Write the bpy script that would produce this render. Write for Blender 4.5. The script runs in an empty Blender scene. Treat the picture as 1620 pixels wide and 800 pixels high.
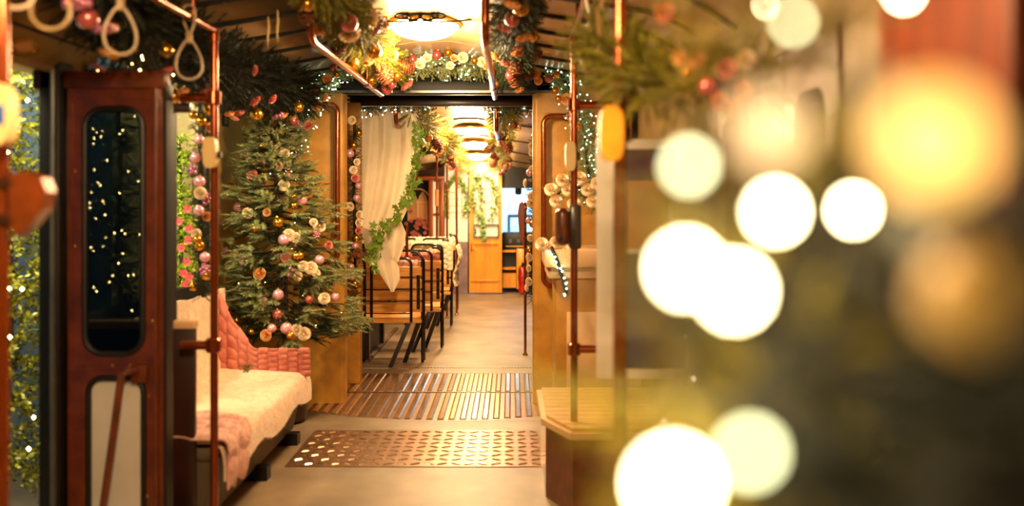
import bpy, bmesh, math, random
import numpy as np
from mathutils import Vector, Matrix

random.seed(7); RNG = np.random.default_rng(7)
PI = math.pi; R = math.radians
SC = bpy.context.scene; COL = SC.collection

# ------------------------------------------------------------------ camera, world, exposure
EYE = 1.5; F = 1400.0; YH = 310.0
cam_d = bpy.data.cameras.new('camera'); cam = bpy.data.objects.new('camera', cam_d); COL.objects.link(cam)
cam.location = (0, 0, EYE); cam.rotation_euler = (R(90), 0, 0)
cam_d.sensor_width = 36; cam_d.lens = F / 1620 * 36; cam_d.shift_y = -(400 - YH) / 1620
cam_d.clip_start = 0.02; cam_d.clip_end = 80
cam_d.dof.use_dof = True; cam_d.dof.focus_distance = 7.0; cam_d.dof.aperture_fstop = 1.08
SC.camera = cam
w = bpy.data.worlds.new('night'); SC.world = w; w.use_nodes = True
w.node_tree.nodes['Background'].inputs[0].default_value = (0.30, 0.50, 0.68, 1)
w.node_tree.nodes['Background'].inputs[1].default_value = 0.08
SC.view_settings.view_transform = 'Standard'; SC.view_settings.look = 'None'
SC.view_settings.gamma = 1; SC.view_settings.exposure = 0.95
SC.view_settings.use_curve_mapping = False
SC.cycles.use_denoising = True
SC.cycles.sample_clamp_indirect = 6
SC.cycles.max_bounces = 7; SC.cycles.transparent_max_bounces = 12
LAMP_COL = (1.0, 0.66, 0.32)


def W(px, py, d):                       # a point seen at photo pixel (px, py), d metres down the tram
    return Vector(((px - 810) / F * d, d, EYE - (py - YH) / F * d))


# ------------------------------------------------------------------ materials
def lin(c):
    return tuple((x / 255 / 12.92) if x / 255 <= 0.04045 else ((x / 255 + 0.055) / 1.055) ** 2.4 for x in c)


DEEP = 1.22                          # deepens all base colours alike for more contrast and saturation


def mat(name, c, rough=0.6, metal=0.0, var=0.15, scale=8.0, bump=0.0, bscale=60.0, emit=0.0, island=0.0, c2=None,
        trans=0.0, sheen=0.0, stretch=None, coat=0.0):
    m = bpy.data.materials.new(name); m.use_nodes = True
    nt = m.node_tree; N = nt.nodes; L = nt.links
    b = N['Principled BSDF']; c = lin(c)
    if not emit: c = tuple(x ** DEEP for x in c)
    b.inputs['Roughness'].default_value = rough; b.inputs['Metallic'].default_value = metal
    b.inputs['Coat Weight'].default_value = coat; b.inputs['Coat Roughness'].default_value = 0.15
    tc = N.new('ShaderNodeTexCoord'); mp = N.new('ShaderNodeMapping'); L.new(tc.outputs['Object'], mp.inputs[0])
    if stretch: mp.inputs['Scale'].default_value = stretch
    nz = N.new('ShaderNodeTexNoise'); nz.inputs['Scale'].default_value = scale; nz.inputs['Detail'].default_value = 5
    L.new(mp.outputs[0], nz.inputs['Vector'])
    mx = N.new('ShaderNodeMix'); mx.data_type = 'RGBA'
    d2 = tuple(x ** DEEP for x in lin(c2)) if c2 else tuple(x * (1 - var) ** 2 for x in c)
    lo = d2; hi = c if c2 else tuple(min(1, x * (1 + var)) for x in c)
    mx.inputs[6].default_value = (*lo, 1); mx.inputs[7].default_value = (*hi, 1)
    if island:
        g = N.new('ShaderNodeNewGeometry'); L.new(g.outputs['Random Per Island'], mx.inputs[0])
    else:
        mr = N.new('ShaderNodeMapRange'); mr.inputs[1].default_value = 0.3; mr.inputs[2].default_value = 0.7
        L.new(nz.outputs[0], mr.inputs[0]); L.new(mr.outputs[0], mx.inputs[0])
    L.new(mx.outputs[2], b.inputs['Base Color'])
    if bump:
        n2 = N.new('ShaderNodeTexNoise'); n2.inputs['Scale'].default_value = bscale; n2.inputs['Detail'].default_value = 4
        L.new(mp.outputs[0], n2.inputs['Vector'])
        bp = N.new('ShaderNodeBump'); bp.inputs['Strength'].default_value = bump; bp.inputs['Distance'].default_value = 0.01
        L.new(n2.outputs[0], bp.inputs['Height']); L.new(bp.outputs[0], b.inputs['Normal'])
    if emit:
        b.inputs['Emission Color'].default_value = (*c, 1); b.inputs['Emission Strength'].default_value = emit
    if trans:
        b.inputs['Transmission Weight'].default_value = trans; b.inputs['IOR'].default_value = 1.1
    if sheen:
        b.inputs['Sheen Weight'].default_value = sheen
    return m


def glass(name, tint=(245, 248, 248), dark=0.0, rough=0.02, ior=1.45):
    m = bpy.data.materials.new(name); m.use_nodes = True
    nt = m.node_tree; N = nt.nodes; L = nt.links
    N.remove(N['Principled BSDF'])
    t = N.new('ShaderNodeBsdfTransparent'); t.inputs[0].default_value = (*[x * (1 - dark) for x in lin(tint)], 1)
    g = N.new('ShaderNodeBsdfGlossy'); g.inputs['Roughness'].default_value = rough
    fr = N.new('ShaderNodeFresnel'); fr.inputs[0].default_value = ior
    mx = N.new('ShaderNodeMixShader'); 
    ge = N.new('ShaderNodeNewGeometry'); mt = N.new('ShaderNodeMath'); mt.operation = 'SUBTRACT'; mt.use_clamp = True   # reflect on entry only
    L.new(fr.outputs[0], mt.inputs[0]); L.new(ge.outputs['Backfacing'], mt.inputs[1]); L.new(mt.outputs[0], mx.inputs[0]); L.new(t.outputs[0], mx.inputs[1]); L.new(g.outputs[0], mx.inputs[2])
    L.new(mx.outputs[0], N['Material Output'].inputs[0])
    return m


M = dict(
    floor=mat('warm_grey_linoleum', (156, 138, 114), 0.45, var=0.22, scale=3, bump=0.12, bscale=220),
    plate=mat('worn_brown_steel_plate', (158, 122, 92), 0.36, 0.7, var=0.2, scale=14, bump=0.08, bscale=150),
    rib=mat('polished_steel_ribs', (236, 208, 172), 0.17, 0.85, var=0.08),
    seam=mat('dark_seam', (22, 18, 14), 0.7),
    ceiling=mat('cream_ceiling_panel', (186, 160, 122), 0.34, var=0.12, scale=5, bump=0.03),
    joint=mat('dark_joint', (14, 11, 9), 0.6),
    ochre=mat('ochre_laminate', (196, 148, 66), 0.40, var=0.14, scale=9, bump=0.10, bscale=260),
    wallbeige=mat('beige_laminate', (172, 145, 92), 0.45, var=0.12, scale=6, bump=0.05, bscale=200),
    header=mat('beige_header_paint', (150, 122, 76), 0.5, var=0.18, scale=5),
    brown=mat('brown_gloss_paint', (124, 64, 26), 0.30, 0.1, var=0.25, scale=14, bump=0.10, bscale=70, coat=0.5),
    darkbrown=mat('dark_brown_paint', (62, 30, 18), 0.35, var=0.2, coat=0.3),
    copper=mat('bronze_handrail', (168, 90, 40), 0.2, 0.75, var=0.12, scale=20, coat=0.4),
    black=mat('black_tube_enamel', (20, 18, 20), 0.25, 0.3, var=0.2, coat=0.5),
    rubber=mat('black_rubber', (14, 13, 13), 0.5),
    iron=mat('black_wrought_iron', (24, 20, 18), 0.4, 0.4),
    pine=mat('varnished_pine', (238, 190, 110), 0.38, var=0.25, scale=5, stretch=(1, 8, 12), c2=(212, 146, 70), coat=0.3),
    lightwood=mat('light_wood_slats', (224, 190, 128), 0.4, c2=(196, 154, 92), scale=4, stretch=(1.5, 14, 14), coat=0.3),
    doorwood=mat('honey_wood_veneer', (236, 172, 62), 0.35, c2=(216, 144, 42), scale=3, stretch=(6, 6, 0.7), coat=0.4),
    framewood=mat('red_brown_wood', (176, 96, 40), 0.35, c2=(132, 62, 22), scale=4, stretch=(8, 8, 0.6), coat=0.3),
    cream=mat('cream_plastic', (238, 214, 160), 0.35, var=0.05),
    creamlam=mat('cream_painted_moulding', (226, 192, 150), 0.4, var=0.08),
    yellowpad=mat('yellow_plastic', (240, 178, 60), 0.4),
    blue=mat('blue_label', (40, 110, 190), 0.4),
    frost=mat('frosted_white_panel', (214, 210, 200), 0.35, var=0.08, scale=3),
    white=mat('white_panel', (240, 236, 226), 0.5, var=0.03),
    mauve=mat('mauve_wall', (150, 128, 132), 0.6),
    curtain=mat('ivory_voile', (250, 243, 228), 0.7, var=0.05, bump=0.1, bscale=300, sheen=0.3),
    strap=mat('beige_strap_leather', (170, 142, 92), 0.45, var=0.15, scale=30),
    fur=mat('peach_cream_fur', (255, 234, 212), 0.8, c2=(244, 206, 176), island=1, sheen=0.4),
    furbase=mat('peach_cream_fleece', (250, 220, 192), 0.85, var=0.12, scale=25, bump=0.6, bscale=90, sheen=0.4),
    crochet=mat('dusty_pink_crochet', (220, 146, 128), 0.85, c2=(196, 112, 96), scale=22, bump=0.7, bscale=170, sheen=0.3),
    crochetlight=mat('pale_pink_crochet', (246, 208, 192), 0.85, c2=(222, 160, 144), scale=30, bump=0.7, bscale=170, sheen=0.3),
    creamknit=mat('cream_bobble_knit', (246, 228, 198), 0.85, var=0.1, scale=30, bump=0.5, bscale=150, sheen=0.3),
    plinth=mat('grey_brown_plinth', (112, 96, 78), 0.6, var=0.15, bump=0.2, bscale=250),
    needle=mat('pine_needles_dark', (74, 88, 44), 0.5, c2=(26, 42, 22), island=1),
    needle2=mat('pine_needles_frosted_and_lit', (206, 208, 150), 0.5, c2=(60, 84, 40), island=1),
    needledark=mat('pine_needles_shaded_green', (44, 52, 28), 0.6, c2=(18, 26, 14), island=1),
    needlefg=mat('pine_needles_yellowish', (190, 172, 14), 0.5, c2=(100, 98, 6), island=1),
    needle3=mat('pine_needles_olive', (176, 168, 60), 0.5, c2=(60, 66, 22), island=1),
    hedge=mat('hedge_leaves', (156, 160, 40), 0.5, c2=(34, 48, 16), island=1),
    lime=mat('lime_leaves', (190, 200, 50), 0.5, c2=(110, 140, 30), island=1),
    ivy=mat('ivy_leaf', (156, 184, 76), 0.4, c2=(62, 104, 34), island=1, coat=0.2),
    stem=mat('twig_brown', (70, 50, 28), 0.8),
    gold=mat('gold_bauble', (222, 170, 60), 0.22, 0.9, var=0.05, coat=0.5),
    pearl=mat('pearl_pink_bauble', (240, 184, 196), 0.25, 0.35, var=0.05, coat=0.8),
    rosebauble=mat('rose_bauble', (196, 110, 110), 0.25, 0.45, var=0.05, coat=0.8),
    cap=mat('gilt_cap', (200, 160, 80), 0.3, 0.9),
    peach=mat('peach_petal', (252, 214, 156), 0.7, c2=(226, 150, 88), island=1),
    ivory=mat('ivory_petal', (255, 244, 222), 0.7, c2=(238, 206, 166), island=1),
    pinkpetal=mat('dusty_pink_petal', (240, 172, 156), 0.7, c2=(200, 112, 104), island=1),
    hotpink=mat('bright_pink_petal', (230, 84, 96), 0.7, c2=(240, 130, 130), island=1),
    cone=mat('pinecone_scale', (150, 92, 48), 0.7, c2=(92, 50, 24), island=1),
    berry=mat('mauve_berry', (200, 130, 160), 0.15, 0.3, coat=1.0),
    red=mat('extinguisher_red', (200, 22, 18), 0.3, coat=0.5),
    steel=mat('grey_steel', (120, 120, 120), 0.3, 0.7),
    cabdark=mat('cab_black_plastic', (22, 22, 26), 0.5),
    facade=mat('pale_blue_facade', (176, 206, 232), 0.8), duskwall=mat('pale_grey_blue_render', (150, 176, 196), 0.8),
    plum=mat('plum_print', (92, 66, 84), 0.6, var=0.1), slate=mat('slate_blue_print', (74, 84, 120), 0.6, var=0.1),
    tan=mat('tan_print', (200, 150, 100), 0.6, var=0.1),
    redwood=mat('mahogany_panel', (150, 78, 36), 0.5, c2=(104, 52, 26), scale=3, stretch=(1, 6, 1)),
    lamp=mat('lit_opal_glass', (255, 224, 178), 0.4, emit=26.0, var=0),
    fairy=mat('lit_fairy_bulb', (255, 196, 110), 0.4, emit=34.0, var=0),
    fairycool=mat('lit_fairy_bulb_cool', (214, 255, 222), 0.4, emit=26.0, var=0),
    glow=mat('lit_globe_bulb', (255, 232, 176), 0.3, emit=60.0, var=0),
    glowdim=mat('lit_globe_bulb_amber', (255, 196, 100), 0.3, emit=1.7, var=0),
    glowcream=mat('lit_globe_bulb_cream', (255, 212, 150), 0.3, emit=1.1, var=0),
    glowfaint=mat('lit_globe_bulb_faint', (196, 150, 64), 0.3, emit=0.22, var=0),
    glowpale=mat('lit_globe_bulb_pale', (240, 240, 180), 0.3, emit=14.0, var=0),
    glass=glass('clear_window_glass', ior=1.12), darkglass=glass('smoked_door_glass', (190, 200, 205), 0.55, ior=1.3),
    wire=mat('green_light_cord', (40, 50, 24), 0.6),
    backing=mat('dark_backing', (12, 10, 9), 0.9),
)


def translucent(m, amt=0.45):
    nt = m.node_tree; N = nt.nodes; L = nt.links
    t = N.new('ShaderNodeBsdfTranslucent'); t.inputs[0].default_value = (.95, .86, .72, 1)
    mx = N.new('ShaderNodeMixShader'); mx.inputs[0].default_value = amt
    L.new(N['Principled BSDF'].outputs[0], mx.inputs[1]); L.new(t.outputs[0], mx.inputs[2]); L.new(mx.outputs[0], N['Material Output'].inputs[0])


translucent(M['curtain'])


# ------------------------------------------------------------------ mesh helpers
class MB:
    def __init__(s): s.bm = bmesh.new()

    def box(s, x0, x1, y0, y1, z0, z1, b=0.0, seg=2):
        r = bmesh.ops.create_cube(s.bm, size=1)
        v = r['verts']
        for q in v:
            q.co = Vector(((x0 + x1) / 2 + q.co.x * (x1 - x0), (y0 + y1) / 2 + q.co.y * (y1 - y0), (z0 + z1) / 2 + q.co.z * (z1 - z0)))
        if b:
            e = list({e for q in v for e in q.link_edges})
            bmesh.ops.bevel(s.bm, geom=e, offset=b, segments=seg, affect='EDGES', profile=0.5)
        return s

    def hexa(s, p):                     # 8 points: bottom loop 0-3, top loop 4-7
        v = [s.bm.verts.new(q) for q in p]
        for f in ((3, 2, 1, 0), (4, 5, 6, 7), (0, 1, 5, 4), (1, 2, 6, 5), (2, 3, 7, 6), (3, 0, 4, 7)):
            s.bm.faces.new([v[i] for i in f])
        return s

    def tube(s, pts, r, n=10, caps=True, closed=False):
        pts = [Vector(p) for p in pts]; K = len(pts)
        rs = r if isinstance(r, (list, tuple)) else [r] * K
        rings = []; nrm = None
        for i, p in enumerate(pts):
            if closed: t = pts[(i + 1) % K] - pts[i - 1]
            else: t = pts[min(i + 1, K - 1)] - pts[max(i - 1, 0)]
            t.normalize()
            if nrm is None:
                nrm = t.cross(Vector((0, 0, 1)))
                if nrm.length < 1e-3: nrm = t.cross(Vector((1, 0, 0)))
            nrm = (nrm - t * nrm.dot(t)).normalized(); b = t.cross(nrm)
            rings.append([s.bm.verts.new(p + (nrm * math.cos(2 * PI * k / n) + b * math.sin(2 * PI * k / n)) * rs[i]) for k in range(n)])
        m = K if closed else K - 1
        for i in range(m):
            a, c = rings[i], rings[(i + 1) % K]
            for k in range(n):
                s.bm.faces.new((a[k], a[(k + 1) % n], c[(k + 1) % n], c[k]))
        if caps and not closed:
            s.bm.faces.new(list(reversed(rings[0]))); s.bm.faces.new(rings[-1])
        return s

    def ball(s, c, r, u=12, v=8, sc=(1, 1, 1)):
        mt = Matrix.Translation(c) @ Matrix.Diagonal((r * sc[0], r * sc[1], r * sc[2], 1))
        bmesh.ops.create_uvsphere(s.bm, u_segments=u, v_segments=v, radius=1, matrix=mt); return s

    def lathe(s, prof, n=20, c=(0, 0, 0)):
        c = Vector(c); rings = []
        for (r, z) in prof:
            rings.append([s.bm.verts.new(c + Vector((r * math.cos(2 * PI * k / n), r * math.sin(2 * PI * k / n), z))) for k in range(n)])
        for a, b in zip(rings, rings[1:]):
            for k in range(n): s.bm.faces.new((a[k], a[(k + 1) % n], b[(k + 1) % n], b[k]))
        s.bm.faces.new(list(reversed(rings[0]))); s.bm.faces.new(rings[-1]); return s

    def prism(s, poly, axis, a, b):     # poly in the two other axes, extruded from a to b
        def P(u, v, t):
            return {'x': (t, u, v), 'y': (u, t, v), 'z': (u, v, t)}[axis]
        A = [s.bm.verts.new(P(u, v, a)) for u, v in poly]; B = [s.bm.verts.new(P(u, v, b)) for u, v in poly]
        n = len(poly)
        s.bm.faces.new(A); s.bm.faces.new(list(reversed(B)))
        for i in range(n): s.bm.faces.new((A[i], B[i], B[(i + 1) % n], A[(i + 1) % n]))
        return s

    def grid(s, fn, nu, nv, thick=0.0):
        V = [[s.bm.verts.new(fn(i / nu, j / nv)) for j in range(nv + 1)] for i in range(nu + 1)]
        fs = []
        for i in range(nu):
            for j in range(nv): fs.append(s.bm.faces.new((V[i][j], V[i + 1][j], V[i + 1][j + 1], V[i][j + 1])))
        if thick:
            bmesh.ops.recalc_face_normals(s.bm, faces=fs)
            bmesh.ops.solidify(s.bm, geom=fs, thickness=thick)
        return s

    def frame(s, x0, x1, z0, z1, holes, y0, y1):
        """flat panel in the XZ plane, thickness y0..y1, with stacked rounded-rectangle holes (hx0,hx1,hz0,hz1,r), bottom to top"""
        cuts = [z0]
        for a, b in zip(holes, holes[1:]): cuts.append((a[3] + b[2]) / 2)
        cuts.append(z1)
        for (hx0, hx1, hz0, hz1, r), c0, c1 in zip(holes, cuts, cuts[1:]):
            inner = []; cx, cz = (hx0 + hx1) / 2, (hz0 + hz1) / 2
            for (qx, qz, a0) in ((hx1 - r, hz1 - r, 0), (hx0 + r, hz1 - r, 90), (hx0 + r, hz0 + r, 180), (hx1 - r, hz0 + r, 270)):
                for k in range(7): inner.append((qx + r * math.cos(R(a0 + 15 * k)), qz + r * math.sin(R(a0 + 15 * k))))
            outer = []
            cor = ((x1, c1), (x0, c1), (x0, c0), (x1, c0))
            for q in range(4):
                for k in range(7):
                    px, pz = inner[q * 7 + k]; X, Z = cor[q]
                    horiz = {0: k < 3, 1: k > 3, 2: k < 3, 3: k > 3}[q]
                    if k == 3: outer.append((X, Z))
                    elif horiz: outer.append((X, pz))
                    else: outer.append((px, Z))
            n = len(inner)
            vi = [[s.bm.verts.new((p[0], y, p[1])) for p in inner] for y in (y0, y1)]
            vo = [[s.bm.verts.new((p[0], y, p[1])) for p in outer] for y in (y0, y1)]
            for i in range(n):
                j = (i + 1) % n
                for a, b in ((vi[0], vo[0]), (vo[1], vi[1]), (vi[1], vi[0]), (vo[0], vo[1])):
                    s.bm.faces.new((a[i], a[j], b[j], b[i]))
        return s

    def build(s, name, m, parent=None, smooth=True, mtx=None, ang=38):
        bmesh.ops.recalc_face_normals(s.bm, faces=s.bm.faces[:])
        if mtx is not None: s.bm.transform(mtx)
        if parent is not None:
            s.bm.transform(world_of(parent).inverted())
        me = bpy.data.meshes.new(name); s.bm.to_mesh(me); s.bm.free()
        me.materials.append(m if not isinstance(m, str) else M[m])
        if smooth:
            me.shade_smooth(); me.set_sharp_from_angle(angle=R(ang))
        o = bpy.data.objects.new(name, me); COL.objects.link(o)
        if parent is not None: o.parent = parent
        return o


def world_of(o):
    m = Matrix.LocRotScale(o.location, o.rotation_euler, o.scale)
    return world_of(o.parent) @ m if o.parent else m


def empty(name, loc=(0, 0, 0), rz=0.0):
    o = bpy.data.objects.new(name, None); COL.objects.link(o)
    o.location = loc; o.rotation_euler = (0, 0, rz); o.empty_display_size = 0.05
    return o


def tag(o, label=None, cat=None, group=None, kind=None):
    if label: o['label'] = label
    if cat: o['category'] = cat
    if group: o['group'] = group
    if kind: o['kind'] = kind
    return o


def struct(o): o['kind'] = 'structure'; return o


def rr_loop(x0, x1, z0, z1, r, y):
    out = []
    for (qx, qz, a0) in ((x1 - r, z1 - r, 0), (x0 + r, z1 - r, 90), (x0 + r, z0 + r, 180), (x1 - r, z0 + r, 270)):
        for k in range(7): out.append((qx + r * math.cos(R(a0 + 15 * k)), y, qz + r * math.sin(R(a0 + 15 * k))))
    return out


def np_mesh(name, V, T, m, parent=None, kind='stuff'):
    V = np.asarray(V, np.float32); T = np.asarray(T, np.int32)
    if parent is not None:
        iv = np.array(world_of(parent).inverted()); V = V @ iv[:3, :3].T.astype(np.float32) + iv[:3, 3].astype(np.float32)
    me = bpy.data.meshes.new(name)
    me.vertices.add(len(V)); me.vertices.foreach_set('co', V.ravel())
    me.loops.add(T.size); me.loops.foreach_set('vertex_index', T.ravel())
    me.polygons.add(len(T)); me.polygons.foreach_set('loop_start', np.arange(0, T.size, 3, dtype=np.int32))
    me.polygons.foreach_set('loop_total', np.full(len(T), 3, np.int32))
    me.update(calc_edges=True); me.materials.append(M[m] if isinstance(m, str) else m)
    o = bpy.data.objects.new(name, me); COL.objects.link(o)
    if parent is not None: o.parent = parent
    if kind: o['kind'] = kind
    return o


def arc(c, u, v, r, a0, a1, n=8):       # points of an arc in the plane u,v
    c, u, v = Vector(c), Vector(u), Vector(v)
    return [c + u * (r * math.cos(R(a0 + (a1 - a0) * k / n))) + v * (r * math.sin(R(a0 + (a1 - a0) * k / n))) for k in range(n + 1)]


def resample(pts, step):
    pts = [Vector(p) for p in pts]
    # Catmull-Rom
    P = [pts[0] * 2 - pts[1]] + pts + [pts[-1] * 2 - pts[-2]] if len(pts) > 1 else pts
    out = []
    for i in range(1, len(P) - 2):
        a, b, c, d = P[i - 1:i + 3]; n = max(2, int((c - b).length / step))
        for k in range(n):
            t = k / n
            out.append(0.5 * ((2 * b) + (c - a) * t + (2 * a - 5 * b + 4 * c - d) * t * t + (3 * b - a - 3 * c + d) * t ** 3))
    out.append(pts[-1]); return out


# ------------------------------------------------------------------ foliage templates
def sprig(n=44, L=0.11, nl=0.030, wd=0.0042, tilt=52):
    V, T = [], []
    r = 0.0016
    for k in range(3):                  # stem: a thin three-sided spike
        a = 2 * PI * k / 3; V.append((0, r * math.cos(a), r * math.sin(a)))
    V.append((L, 0, 0)); T += [(0, 1, 3), (1, 2, 3), (2, 0, 3)]
    for i in range(n):
        t = (i + 0.5) / n; x = L * t; az = i * 2.399 + random.uniform(-.3, .3)
        ti = R(tilt * (1 - 0.45 * t) + random.uniform(-8, 8)); l = nl * random.uniform(.8, 1.15) * (1 - 0.35 * t)
        d = np.array((math.cos(ti), math.sin(ti) * math.cos(az), math.sin(ti) * math.sin(az)))
        sd = np.array((0, -math.sin(az), math.cos(az))) * wd / 2
        o = np.array((x, 0, 0)); b = len(V)
        V += [tuple(o - sd), tuple(o + sd), tuple(o + d * l)]; T.append((b, b + 1, b + 2))
    return np.array(V), np.array(T)


def leaflet(n=10, L=0.10, ll=0.03, lw=0.014):
    V, T = [], []
    for i in range(n):
        t = (i + .7) / n; az = random.uniform(0, 2 * PI); ti = R(random.uniform(35, 80)); l = ll * random.uniform(.7, 1.2)
        d = np.array((math.cos(ti), math.sin(ti) * math.cos(az), math.sin(ti) * math.sin(az)))
        sd = np.array((0, -math.sin(az), math.cos(az))) * lw / 2
        o = np.array((L * t, 0, 0)); b = len(V)
        V += [tuple(o), tuple(o + d * l * .5 - sd), tuple(o + d * l * .5 + sd), tuple(o + d * l)]
        T += [(b, b + 1, b + 2), (b + 1, b + 3, b + 2)]
    return np.array(V), np.array(T)


SPR = [sprig() for _ in range(4)]; SPRL = [sprig(60, 0.13, 0.034, 0.0046, 60) for _ in range(3)]
SPRF = [sprig(26, 0.14, 0.040, 0.0050, 45) for _ in range(3)]
LEAFS = [leaflet() for _ in range(3)]


def scatter(templ, items):
    """items: (pos, dir, scale)"""
    Vs, Ts, off = [], [], 0
    for p, d, sc in items:
        V, T = templ[random.randrange(len(templ))]
        x = np.array(d, float); x /= np.linalg.norm(x) + 1e-9
        a = RNG.normal(size=3); y = np.cross(x, a); y /= np.linalg.norm(y) + 1e-9; z = np.cross(x, y)
        Vs.append(V @ np.stack([x, y, z]) * sc + np.array(p)); Ts.append(T + off); off += len(V)
    return np.concatenate(Vs), np.concatenate(Ts)


def garland_needles(pts, rad, dens=260, templ=None, mt='needle', parent=None, name='needles', spread=1.0, fn=None):
    P = resample(pts, 0.03); items = []; L = sum((b - a).length for a, b in zip(P, P[1:]))
    tl = 0.12
    for _ in range(int(L * dens)):
        i = random.randrange(len(P) - 1); t = (P[i + 1] - P[i]).normalized(); p = P[i].lerp(P[i + 1], random.random())
        n = Vector(RNG.normal(size=3)); n -= t * n.dot(t); n.normalize()
        rr = rad if not callable(rad) else rad(i / len(P))
        d = (n + t * random.uniform(-.9, .9) * spread).normalized()
        sc = rr / tl * random.uniform(.55, .95); sc = min(sc, 1.15)
        base = p + n * max(0, rr - tl * sc) * random.uniform(.1, 1)
        if fn and not fn(base + d * tl * sc): continue
        items.append((base, d, sc))
    V, T = scatter(templ or SPR, items)
    o = np_mesh(name, V, T, mt, parent); return P, o


# ------------------------------------------------------------------ ornament prototypes (mesh data shared)
PROTO = {}


def petal_mesh(name, m, rings, size=1.0):
    bm = MB()
    for (n, r, tilt, pw, ph, off) in rings:
        for k in range(n):
            a = 2 * PI * k / n + off
            def fn(u, v, a=a, r=r, tilt=tilt, pw=pw, ph=ph):
                s = (u - .5) * 2; wv = math.sin(PI * (v * .52 + .24)) ** .6
                lx = s * pw * wv; out = r + ph * v * math.sin(R(tilt)) - .25 * pw * s * s + 0.10 * ph * max(0, v - .7)
                z = ph * v * math.cos(R(tilt)) - 0.06 * v * v + .05 * v * math.sin(5 * u * PI + a * 3)
                return Vector((math.cos(a) * out - math.sin(a) * lx, math.sin(a) * out + math.cos(a) * lx, z))
            bm.grid(fn, 4, 3)
    bm.ball((0, 0, .34), .17, 8, 6, (1, 1, 1.5))
    o = bm.build(name, m); me = o.data; bpy.data.objects.remove(o); return me


ROSE = [(3, .01, 3, .26, .66, 0), (4, .06, 10, .36, .66, .5), (5, .12, 22, .46, .66, .2), (5, .17, 38, .54, .66, .7), (6, .22, 60, .56, .62, .1)]
for nm, m in (('rose_peach', 'peach'), ('rose_ivory', 'ivory'), ('rose_pink', 'pinkpetal')):
    PROTO[nm] = petal_mesh('rose', m, ROSE)
PROTO['blossom'] = petal_mesh('blossom', 'hotpink', [(5, .05, 70, .38, .8, 0), (4, .02, 20, .15, .3, .3)])
FLUFF = [(5, .03, 6, .32, .66, 0), (7, .12, 20, .38, .66, .4), (8, .2, 38, .42, .64, .1), (9, .25, 60, .44, .62, .6), (9, .26, 88, .44, .6, .2)]
PROTO['peony'] = petal_mesh('peony', 'ivory', FLUFF)


def proto_from(b, name, m, ang=60):
    o = b.build(name, m, ang=ang); me = o.data; bpy.data.objects.remove(o); return me


for nm, m in (('bauble_gold', 'gold'), ('bauble_pearl', 'pearl'), ('bauble_rose', 'rosebauble')):
    PROTO[nm] = proto_from(MB().ball((0, 0, 0), 1, 18, 12), 'bauble', m)
PROTO['cap'] = proto_from(MB().lathe([(.26, .90), (.26, 1.12), (.10, 1.16), (.10, 1.3)], 10), 'cap', 'cap', 30)
_b = MB()
for k in range(9):
    a = k * 2.4; rr = .55 * math.sqrt((k + .4) / 9) * 1.3
    _b.ball((rr * math.cos(a), rr * math.sin(a), .25 - .3 * rr), .30, 8, 6)
PROTO['berries'] = proto_from(_b, 'berries', 'berry')
_b = MB()
_b.ball((0, 0, 0), .55, 10, 8, (1, 1, 1.5))
for j in range(9):
    z = -.95 + j * .22; rr = .78 * math.sqrt(max(.05, 1 - (z / 1.15) ** 2)) * (1 if z < 0 else .92)
    for k in range(8):
        a = 2 * PI * (k + .5 * (j % 2)) / 8; c, s_ = math.cos(a), math.sin(a)
        p = lambda ro, ta, zz: Vector((c * ro - s_ * ta, s_ * ro + c * ta, zz))
        b0 = [p(rr * .5, -.12, z), p(rr * .5, .12, z), p(rr * .5, .1, z + .09), p(rr * .5, -.1, z + .09)]
        t0 = [p(rr * 1.1, -.17, z - .14), p(rr * 1.1, .17, z - .14), p(rr * 1.12, .12, z - .05), p(rr * 1.12, -.12, z - .05)]
        _b.hexa([b0[0], b0[1], t0[1], t0[0], b0[3], b0[2], t0[2], t0[3]])
PROTO['cone'] = proto_from(_b, 'pinecone', 'cone')
_b = MB()
pts5 = []
for k in range(10):
    a = PI / 2 + 2 * PI * k / 10; rr = 1.0 if k % 2 == 0 else .5
    pts5.append((rr * math.cos(a) * (1.25 if k == 0 else 1), rr * math.sin(a), .0 if k % 2 else .12))
_vs = [_b.bm.verts.new(p) for p in pts5]; _c = _b.bm.verts.new((0, 0, -.12))
for k in range(10): _b.bm.faces.new((_vs[k], _vs[(k + 1) % 10], _c))
PROTO['leaf'] = proto_from(_b, 'leaf', 'ivy', 10)

KINDS = {  # proto: (object name, words, category, has cap)
    'rose_peach': ('silk_rose', 'peach silk rose', 'rose'), 'rose_ivory': ('silk_rose', 'ivory silk rose', 'rose'),
    'rose_pink': ('silk_rose', 'dusty pink silk rose', 'rose'), 'peony': ('silk_peony', 'large ivory silk peony', 'peony'),
    'bauble_gold': ('gold_bauble', 'gold bauble', 'bauble'), 'bauble_pearl': ('pink_bauble', 'pale pink pearly bauble', 'bauble'),
    'bauble_rose': ('rose_bauble', 'deep rose bauble', 'bauble'), 'berries': ('berry_cluster', 'shiny mauve berry cluster', 'berries'),
    'cone': ('pine_cone', 'brown pine cone', 'pine cone'), 'blossom': ('pink_blossom', 'bright pink blossom', 'blossom')}


def ornament(kind, p, d, size, label, group):
    nm, wds, cat = KINDS[kind]
    o = bpy.data.objects.new(nm, PROTO[kind]); COL.objects.link(o)
    o.location = p; o.scale = (size,) * 3
    if kind.startswith('bauble'):
        o.rotation_euler = (random.uniform(-.3, .3), random.uniform(-.3, .3), 0)
        c = bpy.data.objects.new('cap', PROTO['cap']); COL.objects.link(c); c.parent = o
    elif kind == 'cone':
        o.rotation_euler = Vector(d).to_track_quat('-Z', 'Y').to_euler()
    else:
        o.rotation_euler = Vector(d).to_track_quat('Z', 'Y').to_euler()
    tag(o, label, cat, group); return o


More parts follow.
